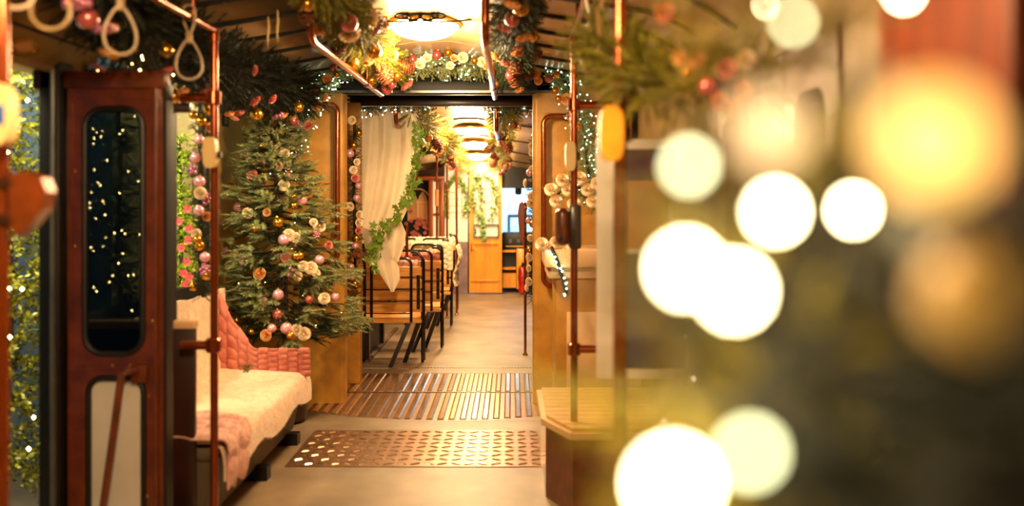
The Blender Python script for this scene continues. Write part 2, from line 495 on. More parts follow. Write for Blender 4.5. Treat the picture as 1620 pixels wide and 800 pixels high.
ORD = 'first second third fourth fifth sixth seventh eighth ninth tenth eleventh twelfth thirteenth fourteenth fifteenth sixteenth seventeenth eighteenth nineteenth twentieth'.split()


def dress(place, order, items, group):
    """items: (kind, p, d, size) already in the reading order; order = 'from the ...'"""
    cnt = {}; tot = {}
    for it in items: tot[it[0]] = tot.get(it[0], 0) + 1
    for (k, p, d, sz) in items:
        i = cnt.get(k, 0); cnt[k] = i + 1
        wds = KINDS[k][1]
        lab = f'only {wds} {place}' if tot[k] == 1 else f'{wds} {place}, {ORD[i]} {order}'
        ornament(k, p, d, sz, lab, group)


def along(pts, kinds, n, rad, bias, jitter=.5, size=(.035, .05), t0=0.03, t1=0.97):
    """n ornaments along a path, pushed out towards bias (a direction)"""
    P = resample(pts, 0.03); out = []
    for i in range(n):
        t = t0 + (t1 - t0) * (i + random.uniform(.15, .85)) / n
        j = min(len(P) - 2, int(t * (len(P) - 1))); tg = (P[j + 1] - P[j]).normalized()
        d = Vector(bias) + Vector(RNG.normal(size=3)) * jitter; d -= tg * d.dot(tg); d.normalize()
        k = kinds[random.randrange(len(kinds))]; sz = random.uniform(*size)
        if k == 'cone': sz *= 1.1
        if k.startswith('bauble'): sz *= .72
        if k == 'peony': sz *= 1.15
        out.append((k, P[j] + d * rad * random.uniform(.75, 1.0), d, sz))
    return out


def bulbs_mesh(name, pts, r, m, parent):
    b = [(-1, 0, 0), (1, 0, 0), (0, -1, 0), (0, 1, 0), (0, 0, -1), (0, 0, 1)]
    tr = [(0, 4, 2), (2, 4, 1), (1, 4, 3), (3, 4, 0), (2, 5, 0), (1, 5, 2), (3, 5, 1), (0, 5, 3)]
    V = np.concatenate([np.array(b) * r + np.array(p) for p in pts]); T = np.concatenate([np.array(tr) + 6 * i for i in range(len(pts))])
    return np_mesh(name, V, T, m, parent)


def light_string(label, pts, n, rad, m, r=.004, group=None, wire=True):
    P = resample(pts, 0.03); e = empty('fairy_light_string', P[0])
    tag(e, label, 'fairy lights', group)
    q = []
    for i in range(n):
        t = (i + random.random()) / n; j = min(len(P) - 2, int(t * (len(P) - 1)))
        d = Vector(RNG.normal(size=3)); d.y = -abs(d.y) * .8; d.normalize()
        q.append(P[j] + d * rad * random.uniform(.75, 1.08))
    bulbs_mesh('bulbs', q, r, m, e)
    if wire:
        b = MB(); K = len(P)
        b.tube([P[j] + Vector((math.cos(j * .9), -.7, math.sin(j * .9))) * rad * .75 for j in range(0, K, 2)], .0015, 4)
        b.build('cord', 'wire', e)
    return e


def garland(label, pts, rad, dens, name='pine_garland', mt='needle', templ=None, group=None, fn=None):
    e = empty(name, Vector(pts[0])); tag(e, label, 'garland', group)
    P, o = garland_needles(pts, rad, dens, templ, mt, e, fn=fn)
    MB().tube(P[::3] + [P[-1]], .012, 6).build('stem', 'stem', e)
    return e


CX = -0.5          # centre line of the tram
XL, XR = -1.9, 0.9


# ================================================================== STRUCTURE
def add_floor():
    f = MB().box(XL, XR, -1.0, 5.93, -.06, 0).build('floor', 'floor', smooth=False); struct(f)
    b = MB().box(XL, XR, 5.93, 7.74, -.06, -.012); b.build('turntable_bed', 'seam', f, smooth=False)
    b = MB().box(XL, XR, 7.74, 13.6, -.06, 0); b.build('floor_section', 'floor', f, smooth=False)
    # infill of plain floor before the curved edge of the turntable
    # ribbed plates: curved near plate, straight far plate
    def rib_plate(y_of, y1, name, ribname):
        p = empty('ribbed_plate', (CX, (y1 + 6.3) / 2, 0)) if False else None
        poly = [(x, y_of(x)) for x in np.linspace(-1.52, .3, 31)] + [(.3, y1), (-1.52, y1)]
        o = MB().prism(poly, 'z', -.011, -.003).build(name, 'plate', f, smooth=False)
        for i, x in enumerate(np.arange(-1.48, .28, .075)):
            y0 = y_of(x + .02) + .015
            ymid = y1 - .015
            MB().hexa([(x, y0, -.003), (x + .046, y0, -.003), (x + .046, ymid, -.003), (x, ymid, -.003),
                       (x + .010, y0 + .01, .003), (x + .036, y0 + .01, .003), (x + .036, ymid - .01, .003), (x + .010, ymid - .01, .003)]).build(ribname, 'rib', o, smooth=False)
    def edge(x):
        return 5.93 + .62 * ((x + .45) / 1.0) ** 2 * .42
    rib_plate(edge, 6.76, 'turntable_plate', 'rib')
    rib_plate(lambda x: 6.79, 7.50, 'link_plate', 'rib')
    # floor lip hugging the curve
    poly = [(x, edge(x) - .012) for x in np.linspace(-1.52, .3, 31)] + [(.3, 5.9), (-1.52, 5.9)]
    MB().prism(poly, 'z', -.01, .0005).build('floor_lip', 'floor', f, smooth=False)
    MB().box(-1.9, .9, 7.50, 7.745, -.02, -.001).build('threshold', 'floor', f, smooth=False)
    b = MB()
    for i in range(46): b.ball((-1.0 + i * .027, 7.73, .001), .009, 6, 4, (1, 1, .5))
    o = b.build('stud_strip', 'rib', f); o['kind'] = 'stuff'
    # checkered plate across the aisle
    pl = MB().box(-1.26, .17, 4.90, 5.66, .0, .004).build('tread_plate', 'plate', f, smooth=False)
    b = MB(); j = 0
    for r_ in range(9):
        for c_ in range(19):
            x = -1.215 + c_ * .075 + (0 if r_ % 2 else .0); y = 4.945 + r_ * .083
            a = R(32) if (r_ + c_) % 2 else R(-32)
            u = Vector((math.cos(a), math.sin(a), 0)) * .033; v = Vector((-math.sin(a), math.cos(a), 0)) * .011
            c = Vector((x, y, .004)); h = Vector((0, 0, .0055))
            b.hexa([c - u - v * .4, c + u - v * .4, c + u + v * .4, c - u + v * .4, c - u * .7 - v * .2 + h, c + u * .7 - v * .2 + h, c + u * .7 + v * .2 + h, c - u * .7 + v * .2 + h])
            b.hexa([c - u * .6 - v, c + u * .6 - v, c + u * .6 + v, c - u * .6 + v, c - u * .5 - v * .4 + h, c + u * .5 - v * .4 + h, c + u * .5 + v * .4 + h, c - u * .5 + v * .4 + h])
    o = b.build('tread_lugs', 'rib', pl, smooth=False); o['kind'] = 'stuff'


def vault(u):
    a = abs(u)
    z = 2.50 - .16 * max(0, a - .1) if a < 1.1 else 2.34 - .16 * ((a - 1.1) / .3) ** 1.5
    return z


def ceil_drop(y): return 0 if y < 9.4 else .115 * (y - 9.4)


def add_ceiling():
    c = MB().box(XL, XR, -1, 13.7, 2.62, 2.66).build('ceiling', 'backing', smooth=False); struct(c)
    us = [-1.4, -1.3, -1.2, -1.1, -.85, -.6, -.35, -.1, .1, .35, .6, .85, 1.1, 1.2, 1.3, 1.4]
    joints = [-.9] + [4.42 - .43 * k for k in range(12, 0, -1)] + [4.42, 4.86, 5.29, 5.72, 6.15, 6.5]
    joints = sorted(set(round(j, 3) for j in joints))
    def panel(y0, y1):
        b = MB(); g = .012
        for u0, u1 in zip(us, us[1:]):
            pts = []
            for dz in (0, .02):
                for (u, y) in ((u0, y0 + g), (u1, y0 + g), (u1, y1 - g), (u0, y1 - g)):
                    pts.append((CX + u, y, vault(u) - ceil_drop(y) + dz))
            b.hexa(pts)
        bmesh.ops.remove_doubles(b.bm, verts=b.bm.verts[:], dist=1e-4)
        b.build('ceiling_panel', 'ceiling', c, ang=50)
    for a, b_ in zip(joints, joints[1:]): panel(a, b_)
    for a, b_ in zip([7.1, 7.9, 8.6, 9.4, 10.25, 11.3, 12.2, 13.0], [7.9, 8.6, 9.4, 10.25, 11.3, 12.2, 13.0, 13.6]): panel(a, b_)
    for y in joints[1:-1] + [7.9, 8.6, 9.4, 10.25, 11.3, 12.2, 13.0]:
        b = MB()
        for u0, u1 in zip(us, us[1:]):
            if y < 7 and abs(u0 + u1) < .8: continue
            z0, z1 = vault(u0) - ceil_drop(y), vault(u1) - ceil_drop(y)
            b.hexa([(CX + u0, y - .018, z0 - .016), (CX + u1, y - .018, z1 - .016), (CX + u1, y + .018, z1 - .016), (CX + u0, y + .018, z0 - .016),
                    (CX + u0, y - .016, z0 + .03), (CX + u1, y - .016, z1 + .03), (CX + u1, y + .016, z1 + .03), (CX + u0, y + .016, z0 + .03)])
        b.build('joint_strip', 'joint', c, smooth=False)
    for y in joints[8:-1]:              # bright screw heads along the joints
        b = MB()
        for u in (-1.0, -.8, -.6, .55, .7, .85, 1.0):
            b.ball((CX + u, y, vault(u) - .016), .007, 6, 4)
        o = b.build('screw_heads', 'steel', c); o['kind'] = 'stuff'
    # slatted air vents in the second carriage, each side
    for sx in (-1, 1):
        for k in range(26):
            y = 7.3 + k * .16; z = 2.12 - ceil_drop(y)
            x0, x1 = sorted((CX + sx * .80, CX + sx * 1.3))
            za, zb = (z - .13, z + .05) if sx < 0 else (z + .05, z - .13)
            MB().hexa([(x0, y, za), (x1, y, zb), (x1, y + .09, zb + .01), (x0, y + .09, za + .01),
                       (x0, y, za + .012), (x1, y, zb + .012), (x1, y + .09, zb + .022), (x0, y + .09, za + .022)]).build('vent_slat', 'ceiling', c, smooth=False)


def add_walls():
    t = .08
    # near door opening y 2.1..3.62 ; window y 3.85..5.05 ; solid to the joint
    w_ = MB()
    w_.box(XL - t, XL, -1, 2.1, 0, 2.3); w_.box(XL - .03, XL, 3.62, 3.86, -.3, 2.3); w_.box(XL - t, XL, 3.86, 5.48, 0, .92)
    w_.box(XL - t, XL, 3.86, 5.48, 2.19, 2.3); w_.box(XL - t, XL, 5.48, 7.1, 0, 2.3); w_.box(XL - t, XL, 2.1, 3.6, 2.0, 2.3)
    w = struct(w_.build('wall_left', 'wallbeige', smooth=False))
    # window rebate
    wf = MB().frame(3.84, 5.50, .90, 2.19, [(3.90, 5.44, .97, 2.15, .06)], -.02, .03).build('window_1', 'rubber', mtx=Matrix.Translation((XL, 0, 0)) @ Matrix.Rotation(R(90), 4, 'Z') @ Matrix.Identity(4))
    struct(wf)
    MB().box(XL - .045, XL - .04, 3.9, 5.44, .97, 2.15).build('pane', 'glass', wf, smooth=False)
    # carriage two: left wall with two windows
    w_ = MB()
    w_.box(XL, XL + t, 7.1, 13.6, 0, .85); w_.box(XL, XL + t, 7.1, 13.6, 1.95, 2.3)
    for y in (7.1, 9.0, 11.0, 13.2): w_.box(XL, XL + t, y, y + .25, .85, 1.95)
    o = w_.build('wall_section', 'darkbrown', w, smooth=False)
    for y0, y1 in ((7.35, 9.0), (9.25, 11.0), (11.25, 13.2)):
        MB().box(XL + .03, XL + .036, y0, y1, .85, 1.95).build('pane', 'darkglass', w, smooth=False)
    w_ = MB()
    w_.box(XR, XR + t, -1, 2.4, 0, 2.3); w_.box(XR, XR + t, 4.3, 7.1, 0, 2.3); w_.box(XR, XR + t, 2.4, 4.3, 1.98, 2.3)
    w2 = struct(w_.build('wall_right', 'wallbeige', smooth=False))
    w_ = MB()
    w_.box(.42, .5, 7.1, 13.6, 0, .85); w_.box(.42, .5, 7.1, 13.6, 1.75, 2.3)
    for y in (7.1, 9.0, 11.0, 13.2): w_.box(.42, .5, y, y + .25, .85, 1.75)
    w_.build('wall_section', 'darkbrown', w2, smooth=False)
    for y0, y1 in ((7.35, 9.0), (9.25, 11.0), (11.25, 13.2)):
        MB().box(.45, .456, y0, y1, .85, 1.75).build('pane', 'darkglass', w2, smooth=False)
    # back wall behind the camera with its own dark door
    bw = struct(MB().box(XL, XR, -1.08, -1, 0, 2.5).build('wall_back', 'darkbrown', smooth=False))
    MB().box(-.95, -.05, -1, -.98, .02, 2.0).build('panel', 'wallbeige', bw, smooth=False)
    # slotted notices on the far bit of the left wall
    for (y0, y1, z0, z1) in ((5.56, 5.66, 1.80, 2.12), (5.80, 5.92, 1.96, 2.14)):
        q = MB().box(XL, XL + .006, y0, y1, z0, z1).build('sign_strip', 'joint', w, smooth=False)
        for k in range(7):
            zz = z0 + .02 + k * (z1 - z0 - .04) / 7
            MB().box(XL + .006, XL + .008, y0 + .03, y1 - .03, zz, zz + .018).build('mark', 'header', q, smooth=False)


def add_portal():
    """rounded ochre cheeks of the bellows joint, the dark lintel beam and the handles on the cheeks"""
    p = struct(MB().box(-1.35, .30, 6.40, 6.52, 2.24, 2.335, .01).build('trim_1', 'joint', smooth=True))
    MB().box(-1.35, .30, 6.385, 6.40, 2.245, 2.262).build('edge_strip', 'steel', p, smooth=False)
    MB().box(-1.9, .9, 6.44, 6.50, 2.33, 2.62).build('bulkhead', 'backing', p, smooth=False)
    b = MB().box(-1.3, .25, 7.08, 7.16, 2.22, 2.30, .01); b.build('inner_beam', 'darkbrown', p)
    MB().box(-1.9, .9, 7.1, 7.16, 2.30, 2.62).build('bulkhead', 'backing', p, smooth=False)
    def cheek(x_edge, sx, name):
        # quarter-rounded column: plan outline
        poly = []
        for a in np.linspace(0, 90, 9):
            poly.append((x_edge - sx * .035 + sx * .035 * math.cos(R(a)), 6.40 + .035 - .035 * math.sin(R(a))))
        poly += [(x_edge - sx * .30, 6.40), (x_edge - sx * .62, 6.28), (x_edge - sx * .70, 6.28), (x_edge - sx * .70, 6.50), (x_edge, 6.50)]
        c = struct(MB().prism(poly, 'z', 0, 2.3).build(name, 'ochre', ang=40))
        return c
    cl = cheek(-1.21, 1, 'column_left'); cr = cheek(.15, -1, 'column_right')
    b = MB().box(-1.55, -1.21, 7.06, 7.16, 0, 2.25, .015); struct(b.build('trim_2', 'ochre'))
    b = MB().box(.18, .5, 7.06, 7.16, 0, 2.25, .015); struct(b.build('trim_3', 'ochre'))
    # dark bellows between
    struct(MB().box(-1.56, -1.50, 6.5, 7.06, 0, 2.3).build('trim_4', 'rubber')); struct(MB().box(.50, .56, 6.5, 7.06, 0, 2.3).build('trim_5', 'rubber'))
    # recessed panel on each cheek
    for c, x0, x1 in ((cl, -1.55, -1.285), (cr, .235, .50)):
        MB().box(x0, x1, 6.385, 6.402, .95, 2.10, .012).build('recess_panel', 'ochre', c)
    # grab handles: x, z at d=6.3
    def handle(x_out, x_in, z0, z1, lab):
        r = .06; sx = 1 if x_in > x_out else -1; y = 6.31
        pts = [(x_out, y + .08, z1), (x_out, y, z1)] + [Vector((x_in - sx * r + sx * r * math.sin(R(a)), y, z1 - r + r * math.cos(R(a)))) for a in range(0, 91, 15)] \
            + [Vector((x_in - sx * r + sx * r * math.cos(R(a)), y, z0 + r - r * math.sin(R(a)))) for a in range(0, 91, 15)] + [(x_out, y, z0), (x_out, y + .08, z0)]
        o = MB().tube(pts, .019, 12).build('grab_rail', 'copper'); tag(o, lab, 'handrail')
        for z in (z0, z1):
            MB().lathe([(.032, 0), (.032, .012), (.02, .018)], 14).build('flange', 'copper', o, mtx=Matrix.Translation((x_out, y + .085, z)) @ Matrix.Rotation(R(90), 4, 'X'))
        return o
    handle(-1.38, -1.245, 1.03, 2.155, 'bronze grab handle on the ochre column behind the Christmas tree')
    handle(.40, .225, .86, 2.07, 'bronze grab handle on the ochre column beside the cream cabinet')
    # low brass kick line
    for k, (x, y) in enumerate(((-1.21, 7.07),)): pass


def add_header():
    """sloping beige door-gear cover above the doorway with an oval lamp"""
    poly = [(XL, 2.0), (-1.82, 2.0), (-1.73, 2.10), (-1.60, 2.235), (-1.60, 2.36), (XL, 2.36)]
    h = MB().prism(poly, 'y', 1.2, 3.74).build('door_gear_cover', 'header', smooth=False)
    tag(h, 'sloping beige door-gear cover above the open tram doorway', 'cover')
    nv = Vector((.10, 0, -.09)).normalized()
    MB().tube([(-1.73, 1.3, 2.10), (-1.73, 3.73, 2.10)], .006, 6).build('seam', 'joint', h)
    MB().tube([(-1.82, 1.3, 2.0), (-1.82, 3.73, 2.0)], .014, 8).build('edge_tube', 'header', h)
    mt = Matrix.Translation((-1.778, 3.22, 2.046)) @ Matrix.Rotation(R(90 + 42), 4, 'Y')
    MB().lathe([(.034, 0), (.036, .008), (.028, .012), (.027, .004)], 24).build('lamp_bezel', 'cap', h, mtx=mt @ Matrix.Scale(2.6, 4, (0, 1, 0)))
    MB().ball((0, 0, .003), .026, 16, 8, (1, 2.6, .3)).build('lamp_lens', 'tan', h, mtx=mt)
    for (y, w_, t_) in ((3.05, .16, .75), (2.80, .10, .9), (3.62, .12, .3), (3.45, .03, .35)):
        a = Vector((-1.73, y, 2.10)).lerp(Vector((-1.60, y, 2.235)), t_)
        MB().box(a.x - .012, a.x + .014, y - w_ / 2, y + w_ / 2, a.z - .02, a.z + .02).build('latch_plate', 'joint', h, smooth=False)
    k = MB().box(XL, XL + .09, 3.50, 3.72, 1.92, 2.0, .01).build('end_block', 'darkbrown', h)


def add_far_end():
    y = 13.6
    w = struct(MB().box(XL, -.66, y, y + .06, 0, 2.2).build('wall_far', 'darkbrown', smooth=False))
    MB().box(-.66, -.15, y, y + .06, 2.05, 2.3).build('lintel', 'darkbrown', w, smooth=False)
    MB().box(-.15, .6, y, y + .06, 2.03, 2.3).build('lintel', 'cabdark', w, smooth=False)
    MB().box(-1.03, -.68, y - .03, y, .80, 2.04).build('white_panel', 'white', w, smooth=False)
    MB().box(-1.05, -.68, y - .035, y, .0, .80).build('mauve_panel', 'mauve', w, smooth=False)
    # arch tracery prints on white panels
    def tracery(x, z0, wd, h, yy, parent):
        b = MB()
        pts = [(x - wd / 2, yy, z0), (x - wd / 2, yy, z0 + h * .62)] + [(x - wd / 2 * math.cos(R(a)) , yy, z0 + h * .62 + h * .38 * math.sin(R(a))) for a in range(10, 171, 16)] + [(x + wd / 2, yy, z0 + h * .62), (x + wd / 2, yy, z0)]
        b.tube(pts, .008, 6)
        b.tube([(x, yy, z0), (x, yy, z0 + h)], .006, 6)
        for k in range(1, 5): b.tube([(x - wd / 2, yy, z0 + h * k / 6.5), (x + wd / 2, yy, z0 + h * k / 6.5)], .005, 6)
        b.build('window_tracery', 'creamlam', parent)
    tracery(-.865, 1.15, .20, .66, y - .035, w)
    # gothic picture with roses on the far wall
    pf = empty('gothic_window_picture', (-1.45, y - .05, 1.0)); tag(pf, 'dark picture of a pointed gothic window with pink roses beneath, at the far end wall', 'picture')
    MB().box(-1.66, -1.25, y - .045, y - .02, .70, 1.72).build('board', 'backing', pf, smooth=False)
    b = MB()
    for x in (-1.52, -1.37):
        b.tube([(x - .07, y - .05, 1.12), (x - .07, y - .05, 1.42), (x - .04, y - .05, 1.50), (x, y - .05, 1.56), (x + .04, y - .05, 1.50), (x + .07, y - .05, 1.42), (x + .07, y - .05, 1.12)], .008, 5)
    b.tube([(-1.6, y - .05, 1.40), (-1.29, y - .05, 1.40)], .009, 5)
    b.tube(arc((-1.445, y - .05, 1.42), (1, 0, 0), (0, 0, 1), .19, 0, 180, 12), .010, 5)
    b.build('arch_outline', 'creamlam', pf)
    for x in (-1.52, -1.37): MB().prism([(x - .065, 1.14), (x + .065, 1.14), (x + .065, 1.42), (x, 1.54), (x - .065, 1.42)], 'y', y - .048, y - .046).build('pane', 'tan', pf, smooth=False)
    for i in range(26):
        x = random.uniform(-1.62, -1.28); z = .88 + .26 * random.random() - .3 * abs(x + 1.45) * random.random() + (random.random() < .25) * .2
        o = bpy.data.objects.new('rose', PROTO['rose_pink']); COL.objects.link(o); o.parent = pf
        o.location = (x - (-1.45), -.01, z - 1.0); o.scale = (.038,) * 3; o.rotation_euler = (R(90), 0, 0)
    # red-brown window frame beside it
    fr = empty('wooden_window_frame', (-1.15, y - .1, 0)); tag(fr, 'narrow red-brown wooden window frame beside the gothic picture', 'frame')
    for x in (-1.235, -1.075): MB().box(x - .035, x + .035, y - .14, y - .07, .2, 1.76, .006).build('stile', 'framewood', fr)
    MB().box(-1.7, -1.04, y - .14, y - .07, 1.74, 1.80, .006).build('top_rail', 'framewood', fr)
    MB().box(-1.2, -1.11, y - .11, y - .1, .85, 1.72).build('pane', 'white', fr, smooth=False)
    MB().box(-1.2, -1.11, y - .125, y - .10, 1.20, 1.24).build('glazing_bar', 'framewood', fr, smooth=False)
    # the cab door, honey coloured
    dr = empty('cab_door', (-.4, y, 0)); dr.name = 'cab_door'; tag(dr, 'honey-coloured wooden cab door with white glazed top half at the far end', 'door')
    MB().frame(-.655, -.155, .02, 2.06, [(-.585, -.215, .16, .74, .004), (-.575, -.215, .86, 1.98, .02)], y - .045, y).build('door_leaf', 'doorwood', dr, smooth=False)
    MB().box(-.59, -.21, y - .030, y - .02, .15, .76).build('lower_panel', 'doorwood', dr, smooth=False)
    MB().box(-.63, -.18, y - .06, y - .045, .19, .225, .004).build('kick_rail', 'doorwood', dr)
    MB().box(-.60, -.20, y - .058, y - .045, .76, .79, .004).build('mid_rail', 'doorwood', dr)
    gp = MB().box(-.60, -.20, y - .025, y - .015, .84, 2.0).build('glazing', 'white', dr, smooth=False)
    tracery(-.41, 1.20, .19, .66, y - .035, dr)
    MB().frame(-.59, -.20, .865, 1.07, [(-.57, -.22, .885, 1.05, .01)], y - .075, y - .05).build('notice_holder', 'steel', dr)
    MB().box(-.565, -.545, y - .08, y - .07, .93, 1.0).build('catch', 'rubber', dr, smooth=False)
    MB().tube([(-.62, y - .06, .78), (-.62, y - .06, .66)], .008, 6).tube([(-.62, y - .06, .70), (-.60, y - .09, .68), (-.55, y - .09, .68)], .009, 6).build('handle', 'cap', dr)
    # driver's cab: side walls, desk, windscreen
    cab = struct(MB().box(-.70, .62, y + .06, 15.4, -.05, 0).build('cab_floor', 'floor', smooth=False))
    MB().box(.55, .62, y, 15.4, 0, 2.3).build('side_panel', 'darkbrown', cab, smooth=False)
    MB().box(-.7, .62, y + .06, 15.4, 2.2, 2.26).build('roof_panel', 'cabdark', cab, smooth=False)
    MB().box(-.7, .62, 15.36, 15.42, 1.78, 2.3).build('header_panel', 'cabdark', cab, smooth=False)
    MB().box(-.7, .62, 15.36, 15.42, 0, .85).build('bulkhead', 'cabdark', cab, smooth=False)
    ws = struct(MB().box(-.7, .62, 15.38, 15.39, .85, 1.78).build('window_2', 'glass', smooth=False))
    MB().box(-.16, .62, y + .07, y + .10, 1.62, 2.1).build('sun_blind', 'cabdark', cab, smooth=False)
    dk = empty('driver_desk', (0, 14.2, 0)); tag(dk, 'black driver desk with small controls below the cab windscreen', 'desk')
    MB().box(-.16, .45, 14.0, 14.5, .66, .92, .02).build('console', 'cabdark', dk)
    for x in (-.05, .08): MB().box(x, x + .05, 13.98, 14.0, .76, .82).build('switch_plate', 'steel', dk, smooth=False)
    MB().box(-.1, .3, 13.96, 14.0, .70, .715).build('edge_strip', 'pine', dk, smooth=False)
    cb = empty('cab_cupboard', (0, 13.85, 0)); tag(cb, 'low wooden cupboard with an open shelf just inside the cab', 'cupboard')
    MB().box(-.15, .06, 13.72, 13.98, .63, .66).build('top', 'doorwood', cb, smooth=False)
    MB().box(-.15, .06, 13.72, 13.98, .08, .30).build('drawer', 'doorwood', cb, smooth=False)
    MB().box(-.15, .06, 13.74, 13.98, .36, .39).build('shelf', 'doorwood', cb, smooth=False)
    MB().box(-.15, .06, 13.95, 13.98, .1, .64).build('back_panel', 'cabdark', cb, smooth=False)
    MB().box(.07, .26, 13.70, 13.98, .06, .68, .006).build('door', 'doorwood', cb)
    ex = empty('fire_extinguisher', (.16, 13.5, 0)); tag(ex, 'red fire extinguisher standing by the cab cupboard', 'extinguisher')
    c = (.165, 13.52, 0)
    MB().lathe([(.02, .02), (.062, .03), (.065, .06), (.065, .34), (.045, .40), (.02, .42)], 18, c).build('cylinder_body', 'red', ex)
    MB().lathe([(.02, .42), (.022, .47), (.01, .48)], 10, c).tube([(.165, 13.52, .46), (.165, 13.44, .50)], .008, 6).build('valve', 'rubber', ex)
    MB().tube([(.165, 13.5, .46), (.11, 13.47, .42), (.10, 13.46, .25), (.115, 13.47, .15)], .008, 6).build('hose', 'rubber', ex)
    MB().box(.12, .215, 13.45, 13.46, .26, .275).build('band', 'steel', ex, smooth=False)
    mr = MB().box(.05, .16, 14.6, 14.63, 1.52, 1.76, .03, 3).build('cab_mirror', 'steel'); tag(mr, 'rounded mirror hanging below the dark cab header', 'mirror')
    MB().tube([(.1, 14.62, 1.75), (.1, 14.7, 2.2)], .006, 6).build('bracket', 'rubber', mr)
    # outside building seen through the windscreen, brightened by an added light without a visible lamp
    fa = struct(MB().box(-3, 4, 22, 22.3, -1, 5).build('exterior_facade', 'facade', smooth=False))
    for (x0, x1, z0, z1) in ((-.1, 1.2, .4, 1.05), (-.4, .9, 1.75, 2.1)):
        MB().frame(x0, x1, z0, z1, [(x0 + .06, x1 - .06, z0 + .06, z1 - .06, .01)], 21.94, 22.0).build('window_frame', 'steel', fa, smooth=False)
        MB().box(x0 + .05, x1 - .05, 21.97, 21.98, z0 + .05, z1 - .05).build('pane', 'facade', fa, smooth=False)
    L = bpy.data.lights.new('facade_fill_light', 'AREA'); L.energy = 900; L.size = 1.2; L.color = (.75, .9, 1)
    lo = bpy.data.objects.new('facade_fill_light', L); COL.objects.link(lo); lo.location = (1.0, 18.0, 4.5); lo.rotation_euler = (R(62), 0, 0)


add_floor(); add_ceiling(); add_walls(); add_portal(); add_header(); add_far_end()


# ================================================================== LAMPS
def ceiling_lamp(y, label, scroll=False, watts=60):
    z = vault(0) - ceil_drop(y); e = empty('ceiling_lamp', (CX, y, z)); tag(e, label, 'ceiling lamp', 'ceiling lamps down the centre of the tram')
    prof = [(.195 * math.cos(R(a)), z - .02 - .085 * math.sin(R(a))) for a in range(0, 90, 9)] + [(.004, z - .106)]
    MB().lathe(prof, 32, (CX, y, 0)).build('glass_dome', 'lamp', e)
    MB().lathe([(.20, z + .0), (.215, z - .012), (.215, z - .03), (.197, z - .034), (.19, z - .02)], 32, (CX, y, 0)).build('rim', 'cap', e)
    if scroll:
        for sx in (-1, 1):
            b = MB()
            for r_, o_ in ((.035, .045), (.025, .10)):
                b.tube([(CX + sx * (o_ + r_ * 1.5 * math.cos(R(a))), y - .225, z - .02 + r_ * .55 * math.sin(R(a))) for a in range(0, 360, 24)], .006, 6, closed=True)
            b.tube([(CX + sx * .01, y - .225, z - .045), (CX + sx * .1, y - .225, z - .052), (CX + sx * .22, y - .2, z - .04), (CX + sx * .30, y - .15, z - .02)], .006, 6)
            b.build('scroll', 'iron', e)
    L = bpy.data.lights.new('lamp_light', 'POINT'); L.energy = watts; L.color = LAMP_COL; L.shadow_soft_size = .12
    lo = bpy.data.objects.new('lamp_light', L); COL.objects.link(lo); lo.parent = e; lo.location = (0, 0, -.25)


ceiling_lamp(1.35, 'opal ceiling lamp overhead at the near end of the tram', False, 72)
ceiling_lamp(5.05, 'glowing round opal ceiling lamp with iron scrolls, nearest over the aisle', True, 62)
ceiling_lamp(8.75, 'glowing round opal ceiling lamp just beyond the doorway lintel', False, 105)
ceiling_lamp(10.75, 'glowing opal ceiling lamp, second beyond the lintel', False, 60)
ceiling_lamp(11.75, 'glowing opal ceiling lamp, third beyond the lintel', False, 30)
ceiling_lamp(12.7, 'glowing opal ceiling lamp directly before the cab door', False, 24)


# ================================================================== POLES, RAILS, STRAPS
def pole(name, x, y, z0, z1, r, label, cat='grab pole', base=True, group=None):
    e = empty(name, (x, y, z0)); tag(e, label, cat, group)
    MB().tube([(x, y, z0), (x, y, z1)], r, 14).build('tube', 'copper', e)
    if base:
        MB().lathe([(r * 2, z0), (r * 2, z0 + .008), (r * 1.15, z0 + .02)], 16, (x, y, 0)).build('floor_flange', 'copper', e)
    MB().lathe([(r * 1.0, z1 - .05), (r * 1.35, z1 - .045), (r * 1.35, z1 + .01), (r * .8, z1 + .02)], 14, (x, y, 0)).build('collar', 'copper', e)
    return e


pL = pole('grab_pole', -1.262, 3.75, 0, 2.20, .0165, 'bronze grab pole at the near corner of the fur-covered bench')
pR = pole('grab_pole', .30, 4.28, 0, 2.30, .0175, 'bronze grab pole beside the slatted corner seat, brown box on it')
pN = pole('grab_pole', -1.262, 2.19, 0, 2.30, .0165, 'bronze grab pole at the near edge of the open doorway')
pM = pole('grab_pole', .305, 2.50, 0, 2.34, .02, 'thick bronze grab pole with yellow pad in front of the white board')


def strap_rail(x, y0, y1, z, label):
    e = empty('strap_rail', (x, y0, z)); tag(e, label, 'handrail')
    MB().tube([(x, y0, z), (x, y1, z)], .0165, 12).build('tube', 'copper', e)
    for y in np.linspace(y0 + .3, y1 - .25, 3):
        u = x - CX; MB().tube([(x, y, z), (x, y, vault(u))], .010, 8).build('hanger', 'copper', e)


strap_rail(-1.262, 1.6, 3.75, 2.20, 'bronze strap rail over the open doorway side of the aisle')
strap_rail(.30, 1.9, 4.28, 2.30, 'bronze strap rail overhead on the corner seat side')


